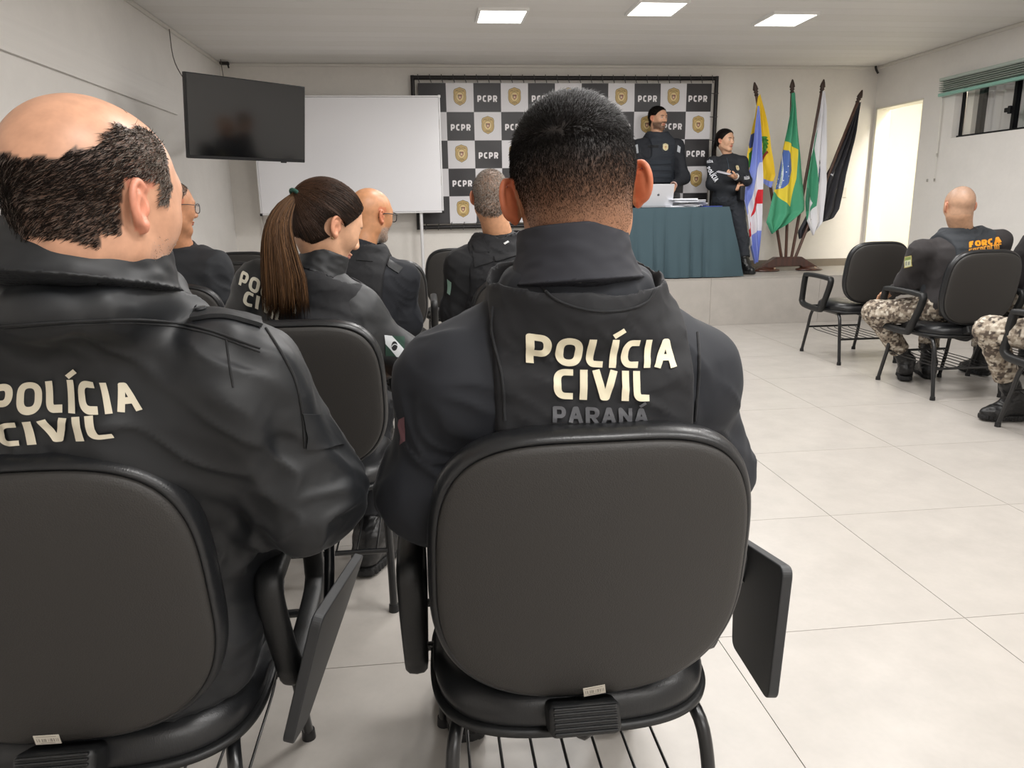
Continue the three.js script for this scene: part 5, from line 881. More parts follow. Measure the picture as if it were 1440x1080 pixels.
// ---- balding man beside him: shirt with epaulette and lettering
{
  const fr = frameOf(0.1, -0.18, 0.13, V(-0.555, 0.53, 1.25)), hc = at(134, 286, 1.03), ca = V(-0.452, at(112, 405, 0.945).y, 1.05);
  const j = { shL: at(-150, 520, 1.02), elL: V(-0.92, 0.76, 1.15), wrL: V(-0.72, 0.66, 1.5), shR: at(338, 540, 1.08), elR: at(432, 692, 1.13), wrR: V(-0.38, 0.65, 1.48), ...sitLegs(-0.56, 1.06, { knee: 0.7, spread: 0.11 }) }; j.anL = V(-0.66, 0.115, 1.9); j.anR = V(-0.5, 0.115, 1.9); j.toeL = V(-0.67, 0.045, 2.05); j.toeR = V(-0.49, 0.045, 2.05);
  const ring = (q) => { const [x, y, z] = q, a = Math.abs(x), lim = 0.088 - 0.05 * sstep(0.0, -0.1, z) + 0.008 * n3(x * 30, y * 30, z * 30), front = z < 0.05 - 0.5 * Math.max(0, -y) + 0.006 * n3(x * 40, y * 40, 3); return y < lim && front && y > -0.046 - 0.3 * Math.max(0, z + 0.07) && !(y < 0.004 && z > 0.01) && !(y < -0.036 && z > -0.045) && !nearEar(q) && a < 0.084; };
  const P = person({ label: 'balding man in black shirt with epaulette and cream lettering, head turned aside', base: V(-0.56, 0, 1.3), s: 1.1, skin: 0xcf9d80, torso: { fr, len: 0.645, w: 1.1, d: 1.05 }, j, hands: defHands(j), cell: 0.0062, ease: 0.022, fold: 1.7, jacketName: 'shirt', jacketMat: shirtBlack,
    head: { fr: frameOf(0.54, 0.1, 0.04, hc), s: 1.03, wide: 1.04, neck: 0.062, cell: 0.0036, earOut: 0.4, earTone: 0xd98068, browTone: 0x4a3a30, jaw: 1.08, shiny: 1,
      paint: (q, k) => { const [x, y, z] = q; if (ring(q)) return darken(k, hex(0x241b16), 0.84 + 0.08 * n3(x * 150, y * 150, z * 150)); if (y < -0.03 && z > 0.02) return mix3(k, hex(0x8a7468), 0.28 * sstep(-0.03, -0.06, y) * (0.6 + 0.8 * Math.abs(n3(x * 300, y * 300, z * 300)))); return k; } },
    collar: { a: ca, b: ca.clone().add(V(0.01, 0.09, 0.016)), r0: 0.118, r1: 0.1, th: 0.005, h: at(112, 326, 0.95).y - ca.y, drop: 0.28, asp: 1.08 } });
  hairCut(P, 'hair', 60000, (q) => {
    const [x, y, z] = q; if (!ring(q)) { if (scalp(q, 0.85, -0.012) && y > 0.06 && rnd() < 0.02) return { w: 0.5, len: 0.016, dir: v3(0.3, 0.2, -1), lift: 0.3, mess: 0.5, r: 0.0003, c: hairBrown }; return null; }
    const grey = sstep(-0.05, 0.045, z) * 0.75, g = rnd() < grey ? hex(0x8b8279) : rnd() < 0.12 ? hex(0x6d625a) : hex(0x1f1814);
    return { w: 0.9, len: lerp(0.008, 0.014, sstep(-0.08, 0.03, y)), dir: v3(0, -0.55, -1), lift: 0.22, mess: 0.22, r: 0.0005, c: g };
  });
  hairCut(P, 'stubble', 26000, (q) => (q[1] < -0.035 && q[2] > 0.025 - 0.4 * (q[1] + 0.035) * 0 && q[1] > -0.115 && !(q[1] > -0.08 && Math.abs(q[0]) < 0.026 && q[1] < -0.05) ? { w: 0.5, len: 0.0024, dir: v3(0, -1, 0.3), lift: 0.6, mess: 0.3, r: 0.00036, c: rnd() < 0.6 ? hex(0xb8ada4) : hex(0x4a3d35) } : null));
  const sd = P.jacketSdf, sm = P.g.children.find((m) => m.name === 'shirt'), cream = 0xd8cfba;
  printed(P, sd, 'POLÍCIA', [[-14, 541], [188, 537], [202, 577], [-14, 583]], cream, sm); printed(P, sd, 'CIVIL', [[-4, 594], [152, 583], [165, 614], [-2, 628]], cream, sm);
  const N0 = at(270, 414, 1.045), N1 = at(366, 462, 1.09), en = v3(0.25, 1, 0.55).normalize(), es = N1.clone().sub(N0).cross(en).normalize().multiplyScalar(0.019), ep = patch(sd, [N0.clone().add(es), N1.clone().add(es), N1.clone().sub(es), N0.clone().sub(es)], 0.0075, { nu: 26, nv: 8, thick: 0.006, normal: en, back: 0.1 }); const epm = P.put('epaulette', ep, shirtBlack);
  const bp = N0.clone().lerp(N1, 0.14), bh = trace(sd, bp.clone().addScaledVector(en, 0.1), en.clone().negate(), 0.3, 0); if (bh && epm) { const n = gradN(sd, bh), bgeo = new THREE.CylinderGeometry(0.0075, 0.008, 0.003, 20).applyQuaternion(new THREE.Quaternion().setFromUnitVectors(v3(0, 1, 0), n)).translate(bh.x + n.x * 0.0095, bh.y + n.y * 0.0095, bh.z + n.z * 0.0095); P.put('button', bgeo, std(0x2b2d30, 0.35), epm); }
  for (const [pts, r] of [[[[0, 459], [105, 452], [204, 450], [281, 461], [366, 490]], 0.0018], [[[0, 464], [105, 457], [204, 455], [281, 466], [366, 495]], 0.0012], [[[374, 462], [398, 500], [415, 535], [425, 580], [429, 630]], 0.0022], [[[318, 476], [322, 510], [328, 545]], 0.0015]]) { const s = seam(sd, pts, r, 0.0003); if (s) P.put('stitched_seam', s, std(0x17181a, 0.8)); }
  const pf = patch(sd, [[424, 581], [458, 584], [484, 624], [431, 631]], 0.005, { nu: 14, nv: 12, thick: 0.004 }); if (pf) P.put('sleeve_pocket_flap', pf, shirtBlack);
}
// ---- woman with the long ponytail
{
  const fr = frameOf(0.12, 0.0, 0.3, V(-0.46, 0.52, 2.45)), hc = at(459, 317, 2.44);
  const j = { shL: at(365, 398, 2.42), elL: V(-0.72, 0.74, 2.5), wrL: V(-0.55, 0.64, 2.75), shR: at(505, 437, 2.42), elR: at(566, 500, 2.5), wrR: V(-0.2, 0.66, 2.85), ...sitLegs(-0.4, 2.2) };
  j.knR = V(-0.22, 0.54, 2.84); j.anR = at(518, 724, 2.52).setY(0.13); j.toeR = j.anR.clone().add(V(0.07, -0.085, 0.15));
  const H = { female: 1, wide: 0.97, jaw: 0.9 };
  const P = person({ label: 'woman with a long brown ponytail looking down, black lettered vest', base: V(-0.42, 0, 2.5), s: 0.94, skin: 0xd0a080, torso: { fr, len: 0.54, w: 1.0, d: 0.95 }, j, hands: defHands(j), cell: 0.0085, fold: 0.7, jacketMat: shirtBlack,
    head: { ...H, fr: frameOf(1.0, 0.36, 0.06, hc), s: 1.08, neck: 0.046, cell: 0.0042, earOut: 0.25, earTone: 0xd58a6c, browTone: 0x3a2a20, lips: 0xb56a62 },
    collar: { r0: 0.078, r1: 0.066, th: 0.005, h: 0.075, drop: 0.2, b: at(462, 348, 2.44), a: at(450, 384, 2.43) } });
  const mask = (q) => Math.max(q[2] - 0.85 * q[1] - 0.014, -q[1] - 0.085 - 0.3 * q[2], Math.abs(q[0]) > 0.045 ? 0.029 - Math.hypot(q[1] + 0.002, q[2] + 0.008) : -1);
  const cap = capMesh(P, 0.007, mask, 0.005, { head: { ...H, earOut: -0.3 } });
  const hairM = P.put('hair', cap.geo.setAttribute('color', new THREE.Float32BufferAttribute(new Float32Array(cap.geo.attributes.position.count * 3).map((_, i) => hex(0x20160f)[i % 3]), 3)), hairMat);
  const tie = P.fo.p(0, 0.062, -0.118), list = [], cs = cap.f;
  cap.geo.translate(P.g.position.x, P.g.position.y, P.g.position.z);
  const roots = scatter(cap.geo, 2600, () => 1); cap.geo.translate(-P.g.position.x, -P.g.position.y, -P.g.position.z);
  for (const [p] of roots) { const pts = [], k = rnd(); for (let i = 0; i <= 6; i++) { const t = i / 6, q = p.clone().lerp(tie, t), c = P.fo.p(0, 0.02, -0.01); const dir = q.clone().sub(c).normalize(), h = trace(cs, c.clone().addScaledVector(dir, 0.22), dir.clone().negate(), 0.3, 0); pts.push(h ? h.addScaledVector(dir, 0.0012 + 0.001 * k) : q); } list.push({ p: pts, r: 0.0011, c: mix3(hex(0x1d140e), hex(0x4a3325), k * k * 0.8), even: 1 }); }
  P.put('combed_strands', strandGeo(list), hairMat, hairM);
  const path = [tie, at(402, 288, 2.36), at(391, 315, 2.33), at(392, 350, 2.31), at(399, 395, 2.30), at(402, 458, 2.29)], wd = [0.014, 0.028, 0.038, 0.05, 0.066, 0.074], curve = new THREE.CatmullRomCurve3(path), tail = [];
  for (let i = 0; i < 1500; i++) { const a = rnd() * 6.283, b = Math.sqrt(rnd()), pts = [], k = rnd(), end = rr(0.84, 1.0); for (let n = 0; n <= 10; n++) { const t = n / 10 * end, c = curve.getPoint(t), f = t * 5, w = lerp(wd[Math.floor(f)], wd[Math.min(5, Math.floor(f) + 1)], f % 1), wob = 0.006 * n3(a * 2 + b * 3, t * 3, k * 5) * t; pts.push(c.add(v3(Math.cos(a) * b * w + wob, 0.01 * (k - 0.5) * t, Math.sin(a) * b * w * 0.55))); } const hl = Math.max(0, n3(Math.cos(a) * 2, Math.sin(a) * 2, b * 2)); tail.push({ p: pts, r: 0.0013, even: 1, c: mix3(hex(0x24170f), hex(0x8f6845), clamp(0.08 + 0.9 * k * hl + 0.16 * k, 0, 1)) }); }
  P.put('ponytail', strandGeo(tail), hairMat, hairM);
  const tor = new THREE.TorusGeometry(0.017, 0.006, 10, 24), td = path[1].clone().sub(tie).normalize(); tor.applyQuaternion(new THREE.Quaternion().setFromUnitVectors(v3(0, 0, 1), td)).translate(tie.x + td.x * 0.008, tie.y + td.y * 0.008, tie.z + td.z * 0.008);
  P.put('hair_tie', tor, std(0x1f4a3f, 0.8), hairM).userData.label = 'dark green hair tie';
  const er = P.fo.p(0.079, -0.036, -0.006); P.put('earring', new THREE.SphereGeometry(0.0035, 10, 8).translate(er.x, er.y, er.z), std(0xc9b48a, 0.25, { metalness: 0.8 }));
  vest(P, { thick: 0.014, w1: 0.14, w2: 0.17, vArm: 0.5, bot: 0.12, top: 3, neckR: 0.085, scoop: 1, cell: 0.0085, fold: 0.6 });
  const cAll = (x, y, z) => Math.min(P.vestSdf(x, y, z), P.jacketSdf(x, y, z)); printed(P, cAll, 'POLÍCIA', [[342, 381], [424, 424], [416, 442], [336, 400]], 0xdcd8c8, P.vestMesh, { back: 0.09 }); printed(P, cAll, 'CIVIL', [[346, 407], [402, 437], [396, 457], [341, 427]], 0xdcd8c8, P.vestMesh, { back: 0.09 });
  const flagTex = canvas(128, 88, (c) => { c.fillStyle = '#1d3a2f'; c.fillRect(0, 0, 128, 88); c.fillStyle = '#c9cdd0'; c.beginPath(); c.moveTo(0, 0); c.lineTo(45, 0); c.lineTo(128, 52); c.lineTo(128, 88); c.lineTo(84, 88); c.lineTo(0, 36); c.closePath(); c.fill(); c.fillStyle = '#15181c'; c.beginPath(); c.arc(62, 42, 20, 0, 7); c.fill(); c.strokeStyle = '#c9cdd0'; c.lineWidth = 4; c.beginPath(); c.arc(66, 58, 24, 3.6, 5.4); c.stroke(); c.lineWidth = 2; c.beginPath(); c.arc(62, 42, 24, 0.2, 2.6); c.stroke(); });
  const fp = patch(P.jacketSdf, [[540, 471], [568, 473], [566, 503], [542, 500]], 0.002, { nu: 10, nv: 8 }); if (fp) P.put('sleeve_flag', fp, std(0xffffff, 0.8, { map: flagTex, side: THREE.DoubleSide })).userData.label = 'subdued state flag patch';
}
function spectacles(P, frame, r = 0.0017, lens = 0.02) {
  const { fo, hs } = P, p = (a, b, c) => fo.p(a * hs, b * hs, c * hs), gm = phys(0xffffff, 0.02, { transmission: 1, thickness: 0 }), grp = P.put('glasses', merge([-1, 1].flatMap((s) => { const pts = []; for (let i = 0; i < 18; i++) { const a = i / 18 * 6.2832, c = Math.cos(a), e = Math.sin(a); pts.push(p(s * 0.034 + Math.sign(c) * Math.abs(c) ** 0.7 * 0.025, 0.002 + Math.sign(e) * Math.abs(e) ** 0.7 * lens, 0.109 - Math.abs(s * 0.034 + c * 0.025) * 0.12)); } return [tube(pts, r, 40, 6, true), tube([p(s * 0.059, 0.012, 0.1), p(s * 0.079, 0.014, 0.085), p(s * 0.0815, 0.014, 0.0), p(s * 0.078, -0.004, -0.022)], r, 20, 6)]; }).concat([tube([p(-0.01, 0.008, 0.108), p(0, 0.011, 0.113), p(0.01, 0.008, 0.108)], r, 8, 6)])), frame);
  for (const s of [-1, 1]) { const sh = new THREE.CircleGeometry(1, 24); const q = sh.attributes.position; for (let i = 0; i < q.count; i++) { const w = p(s * 0.034 + q.getX(i) * 0.024, 0.002 + q.getY(i) * lens * 0.95, 0.109 - Math.abs(s * 0.034 + q.getX(i) * 0.024) * 0.12); q.setXYZ(i, w.x, w.y, w.z); } sh.computeVertexNormals(); P.put('lens', sh, gm, grp); }
}
function strap(P, sdf, quad, mat, name = 'strap', lift = 0.006) { const g = patch(sdf, quad, lift, { nu: 10, nv: 10, thick: 0.005 }); return g ? P.put(name, g, mat) : null; }
// ---- bald man with glasses and grey beard
{
  const fr = frameOf(0.15, 0.02, 0.12, V(-0.37, 0.53, 3.6)), hc = at(522, 304, 3.64);
  const j = { shL: V(-0.53, 0.99, 3.58), elL: V(-0.66, 0.74, 3.68), wrL: V(-0.5, 0.66, 3.95), shR: at(567, 392, 3.6), elR: at(572, 452, 3.66), wrR: V(-0.2, 0.66, 3.95), ...sitLegs(-0.46, 3.36) };
  const P = person({ label: 'bald man with glasses and short grey beard in black tactical shirt', base: V(-0.44, 0, 3.65), s: 1.0, skin: 0xc99068, torso: { fr, len: 0.57, w: 1.05 }, j, hands: defHands(j), cell: 0.0095, jacketMat: clothNavy,
    head: { fr: frameOf(0.8, 0.08, 0.05, hc), s: 1.02, neck: 0.062, cell: 0.0045, earOut: 0.3, shiny: 1, browTone: 0x6b5a50, paint: (q, k) => (q[1] < -0.04 && q[2] > 0.0 ? mix3(k, hex(0xaaa39c), 0.55 * sstep(-0.035, -0.06, q[1])) : k) },
    collar: { r0: 0.085, r1: 0.075, th: 0.005, h: 0.055, drop: 0.2 } });
  hairCut(P, 'beard', 9000, (q) => (q[1] < -0.045 && q[2] > 0.01 && q[1] > -0.118 && !(q[1] > -0.075 && Math.abs(q[0]) < 0.024) ? { w: 0.8, len: 0.006, dir: v3(0, -1, 0.2), lift: 0.5, mess: 0.3, r: 0.0006, c: rnd() < 0.75 ? hex(0xb9b4ae) : hex(0x6a635c) } : null));
  spectacles(P, std(0x1b1c20, 0.4), 0.0022);
  vest(P, { thick: 0.015, w1: 0.14, w2: 0.18, vArm: 0.5, bot: 0.12, top: 3, neckR: 0.09, cell: 0.0095, fold: 0.8 });
  const all = (x, y, z) => Math.min(P.vestSdf(x, y, z), P.jacketSdf(x, y, z));
  strap(P, all, [[507, 353], [529, 350], [524, 368], [501, 366]], vestBlack, 'buckled_strap'); strap(P, all, [[546, 363], [566, 377], [560, 385], [543, 372]], shirtBlack, 'epaulette');
}
// ---- man with glasses by the left wall
{
  const fr = frameOf(0.25, 0.0, 0.0, V(-1.13, 0.53, 3.7)), hc = at(240, 293, 3.62);
  const j = { shL: V(-1.28, 1.0, 3.62), elL: V(-1.38, 0.75, 3.72), wrL: V(-1.2, 0.66, 4.0), shR: at(300, 373, 3.66), elR: at(312, 430, 3.7), wrR: V(-0.95, 0.66, 4.0), ...sitLegs(-1.13, 3.45) };
  const P = person({ label: 'man with thin glasses and short dark hair by the left wall', base: V(-1.13, 0, 3.75), s: 1.0, skin: 0xc98f6b, torso: { fr, len: 0.565, w: 1.0 }, j, hands: defHands(j), cell: 0.0095, jacketName: 'shirt', jacketMat: fabric(0x26282c, 0.8, 0.35),
    head: { fr: frameOf(0.8, 0.05, 0.0, hc), s: 1.03, neck: 0.055, cell: 0.0045, earOut: 0.3, browTone: 0x2b211b, paint: (q, k) => (scalp(q, 0.95, -0.022) && !nearEar(q) ? darken(k, hex(0x3a322c), 0.72) : k) },
    collar: { r0: 0.082, r1: 0.068, th: 0.005, h: 0.05, drop: 0.2 } });
  hairCut(P, 'hair', 16000, (q) => (scalp(q, 0.95, -0.022) && !nearEar(q) && Math.abs(q[0]) < 0.084 ? { w: 0.9, len: 0.011, dir: v3(0, -0.7, -0.5), lift: 0.3, mess: 0.25, r: 0.0008, c: rnd() < 0.25 ? hex(0x6d655d) : hex(0x2e2722) } : null));
  spectacles(P, std(0x3a3d46, 0.35, { metalness: 0.4 }), 0.0017);
}
// ---- man with short grey hair
{
  const fr = frameOf(0.06, 0.0, -0.03, V(0.37, 0.53, 3.66)), hc = at(690, 278, 3.63);
  const j = { shL: at(648, 372, 3.62), elL: at(640, 440, 3.68), wrL: V(0.3, 0.66, 3.98), shR: at(740, 370, 3.62), elR: V(0.6, 0.74, 3.7), wrR: V(0.52, 0.66, 3.98), ...sitLegs(0.44, 3.38) };
  const P = person({ label: 'man with short grey hair seen from behind in a buckled black vest', base: V(0.43, 0, 3.7), s: 1.02, skin: 0xcf9a76, torso: { fr, len: 0.6, w: 1.05 }, j, hands: defHands(j), cell: 0.0095, jacketName: 'shirt', jacketMat: clothBlack,
    head: { fr: frameOf(0.12, 0.02, 0.02, hc), s: 1.04, neck: 0.06, cell: 0.0045, earOut: 0.4, browTone: 0x4b423c, paint: (q, k) => (scalp(q, 0.85, 0.0, -0.082) && !nearEar(q) && Math.abs(q[0]) < 0.083 ? darken(k, hex(0x6a625b), 0.7) : k) },
    collar: { r0: 0.09, r1: 0.08, th: 0.005, h: 0.03, drop: 0.2 } });
  hairCut(P, 'hair', 26000, (q) => (scalp(q, 0.85, 0.0, -0.085) && !nearEar(q) && Math.abs(q[0]) < 0.083 ? { w: 0.95, len: 0.009, dir: v3(q[0] * 3, -0.8, -0.2), lift: 0.4, mess: 0.3, r: 0.0008, c: rnd() < 0.28 + 0.4 * sstep(-0.01, -0.07, q[1]) ? hex(0x3d3631) : rnd() < 0.5 ? hex(0xb8b1a9) : hex(0x978f87) } : null));
  vest(P, { thick: 0.018, w1: 0.15, w2: 0.18, vArm: 0.5, bot: 0.12, top: 3, neckR: 0.1, cell: 0.0095, fold: 1.2 });
  const all = (x, y, z) => Math.min(P.vestSdf(x, y, z), P.jacketSdf(x, y, z));
  strap(P, all, [[663, 339], [680, 336], [688, 355], [670, 355]], vestBlack, 'buckled_strap', 0.008); strap(P, all, [[664, 352], [684, 353], [694, 368], [668, 376]], vestBlack, 'webbing', 0.006); strap(P, all, [[694, 361], [740, 352], [741, 358], [697, 368]], vestBlack, 'grab_handle', 0.01);
  const tg = patch(all, [[708, 342], [714, 338.5], [716, 340.5], [710, 344]], 0.003, { nu: 2, nv: 2, thick: 0.002 }); if (tg) P.put('white_tag', tg, std(0xdedede, 0.7));
  const fpt = patch(all, [[629, 392], [635, 397], [633, 415], [629, 412]], 0.002, { nu: 3, nv: 4 }); if (fpt) P.put('sleeve_flag', fpt, std(0x8fb0a2, 0.8)).userData.label = 'pale green flag patch on the sleeve';
}
// ---- shaved soldier with orange lettering, and two more soldiers mostly hidden
const camo = (x, y, z, c) => { const S = 70, X = Math.round(x * S) / S, Y = Math.round(y * S) / S, Z = Math.round(z * S) / S, a = n3(X * 18, Y * 18, Z * 18) + 0.6 * n3(X * 42, Y * 42, Z * 42), b = n3(X * 22 + 9, Y * 22, Z * 22) + 0.6 * n3(X * 50, Y * 50, Z * 50 + 5); let k = hex(0x8d8172); if (a > 0.28) k = hex(0x554a41); else if (a < -0.3) k = hex(0xb0a697); if (b > 0.62) k = hex(0xc7bfb1); if (b < -0.72) k = hex(0x403833); c[0] = k[0]; c[1] = k[1]; c[2] = k[2]; };
{
  const fr = frameOf(-0.18, 0.06, 0.0, V(3.5, 0.53, 4.62)), hc = at(1349, 291, 4.62);
  const j = { shL: at(1293, 354, 4.66), elL: at(1275, 398, 4.8), wrL: at(1259, 408, 5.0), shR: at(1404, 340, 4.58), elR: V(3.8, 0.74, 4.68), wrR: V(3.66, 0.62, 4.98), hipL: V(3.38, 0.555, 4.62), hipR: V(3.58, 0.555, 4.62), knL: V(3.13, 0.5, 4.94), knR: V(3.62, 0.54, 5.06), anL: V(3.4, 0.14, 4.93), anR: V(3.6, 0.115, 4.97), toeL: V(3.48, 0.045, 5.06), toeR: V(3.66, 0.045, 5.14) };
  const P = person({ label: 'shaved soldier in camouflage trousers and black vest with orange lettering', base: V(3.48, 0, 4.65), s: 1.02, skin: 0xc59a7c, torso: { fr, len: 0.53, w: 1.1, d: 1.05 }, j, hands: { L: { dir: v3(-0.3, -0.3, -0.9), palm: v3(0.2, -1, 0), curl: 0.5 }, R: { dir: v3(-0.2, -0.1, -1), palm: down, curl: 0.5 } }, cell: 0.0095, trCell: 0.0075, camo, trMat: camoMat, jacketName: 'shirt', jacketMat: fabric(0x2b2829, 0.85, 0.3), cuff: 0.1, bootH: 0.2,
    head: { fr: frameOf(0.22, 0.05, -0.02, hc), s: 1.04, neck: 0.06, cell: 0.0045, earOut: 0.45, earTone: 0xcb8068, browTone: 0x6b5a50, paint: (q, k) => (scalp(q, 0.85, -0.005, -0.05) && !nearEar(q) ? darken(k, hex(0x6f655e), 0.22 + 0.3 * sstep(0.03, 0.1, q[1])) : k) },
    collar: { r0: 0.085, r1: 0.074, th: 0.006, h: 0.045, drop: 0.2 } });
  hairCut(P, 'cropped_hair', 9000, (q) => (scalp(q, 0.85, -0.005, -0.055) && !nearEar(q) && Math.abs(q[0]) < 0.083 ? { w: 0.25 + 0.7 * sstep(0.02, 0.09, q[1]), len: 0.0025, dir: v3(0, -1, -0.2), lift: 0.6, mess: 0.3, r: 0.0005, c: hex(0x5d544e) } : null));
  vest(P, { thick: 0.02, w1: 0.155, w2: 0.19, vArm: 0.5, bot: 0.14, top: 3, neckR: 0.1, cell: 0.0095, fold: 1, mat: fabric(0x2a2e33, 0.8, 0.35) });
  const sAll = (x, y, z) => Math.min(P.vestSdf(x, y, z), P.jacketSdf(x, y, z)); printed(P, sAll, 'FORÇA', [[1362.5, 340], [1407.5, 331.5], [1408.5, 340.5], [1362.5, 348.5]], 0xe8951c, P.vestMesh, { mask: wordMask('FORÇA', 200, 58, 14), back: 0.08 });
  const bars = canvas(256, 64, (c) => { c.fillStyle = '#000'; c.fillRect(0, 0, 256, 64); c.fillStyle = '#fff'; for (let i = 0; i < 9; i++) { c.fillRect(i * 29, 0, 24, 14); c.fillRect(i * 29, 0, 9, 64); if (i % 2) c.fillRect(i * 29 + 15, 0, 9, 64); } c.fillRect(228, 0, 28, 14); }, false);
  const lp = patch(sAll, [[1362.5, 350], [1408, 342], [1409, 350], [1362.5, 358]], 0.0012, { nu: 20, nv: 5 }); if (lp) P.put('lettering', lp, std(0xdf9a35, 0.6, { alphaMap: bars, transparent: true, side: THREE.DoubleSide }), P.vestMesh).userData.label = 'second orange line half hidden by the chair';
  const bt = canvas(64, 80, (c) => { c.fillStyle = '#cfd3b4'; c.fillRect(0, 0, 64, 80); c.fillStyle = '#7f9450'; c.fillRect(6, 6, 52, 22); c.fillStyle = '#8c8f86'; c.fillRect(16, 34, 12, 30); c.fillRect(36, 40, 14, 24); c.strokeStyle = '#b9a85a'; c.lineWidth = 5; c.strokeRect(2, 2, 60, 76); });
  const ba = patch(P.jacketSdf, [[1273, 361], [1282, 359], [1283, 374], [1272, 377]], 0.003, { nu: 5, nv: 6, thick: 0.002 }); if (ba) P.put('arm_badge', ba, std(0xffffff, 0.7, { map: bt })).userData.label = 'yellow green unit badge on the sleeve';
  const mk = (label, x, d, kn, hd) => {
    const f = frameOf(0.0, 0.05, 0, V(x, 0.53, d + 0.25)), jj = { shL: V(x - 0.19, 0.97, d + 0.22), elL: V(x - 0.24, 0.74, d + 0.32), wrL: V(x - 0.12, 0.64, d + 0.58), shR: V(x + 0.19, 0.97, d + 0.22), elR: V(x + 0.24, 0.74, d + 0.32), wrR: V(x + 0.12, 0.64, d + 0.58), ...sitLegs(x, d), ...kn };
    const Q = person({ label, base: V(x, 0, d + 0.3), s: 1.0, skin: 0xc59a7c, torso: { fr: f, len: 0.53 }, j: jj, hands: defHands(jj), cell: 0.012, trCell: hd ? 0.007 : 0.012, camo, trMat: camoMat, jacketName: 'shirt', jacketMat: fabric(0x2b2829, 0.85, 0.3), cuff: hd ? 0.15 : 0.1, bootH: hd ? 0.1 : 0.18, bootCell: hd ? 0.006 : 0.009,
      head: { fr: frameOf(0.1, 0.05, 0, V(x, 1.23, d + 0.27)), s: 1.02, cell: 0.006, paint: (q, k) => (scalp(q) ? darken(k, hex(0x3a322c), 0.7) : k) }, collar: { r0: 0.085, r1: 0.074, th: 0.006, h: 0.045, drop: 0.2 } });
    hairCut(Q, 'cropped_hair', 5000, (q) => (scalp(q) && !nearEar(q) && Math.abs(q[0]) < 0.083 ? { w: 0.9, len: 0.005, dir: v3(0, -1, -0.2), lift: 0.5, r: 0.0008, c: hex(0x2c2520) } : null));
  };
  mk('soldier whose camouflage knee and black boot show behind the shaved soldier', 3.46, 3.2, { hipL: V(3.38, 0.555, 3.48), knL: V(3.15, 0.54, 3.86), anL: V(3.37, 0.13, 3.87), toeL: V(3.225, 0.045, 3.9), wrL: V(3.42, 0.66, 3.72), elL: V(3.3, 0.78, 3.45) }, true);
  mk('soldier by the windows whose black boot shows beyond the orange lettered soldier', 4.18, 4.4, { anL: V(4.02, 0.115, 4.98), toeL: V(4.0, 0.045, 5.12) }, false);
}
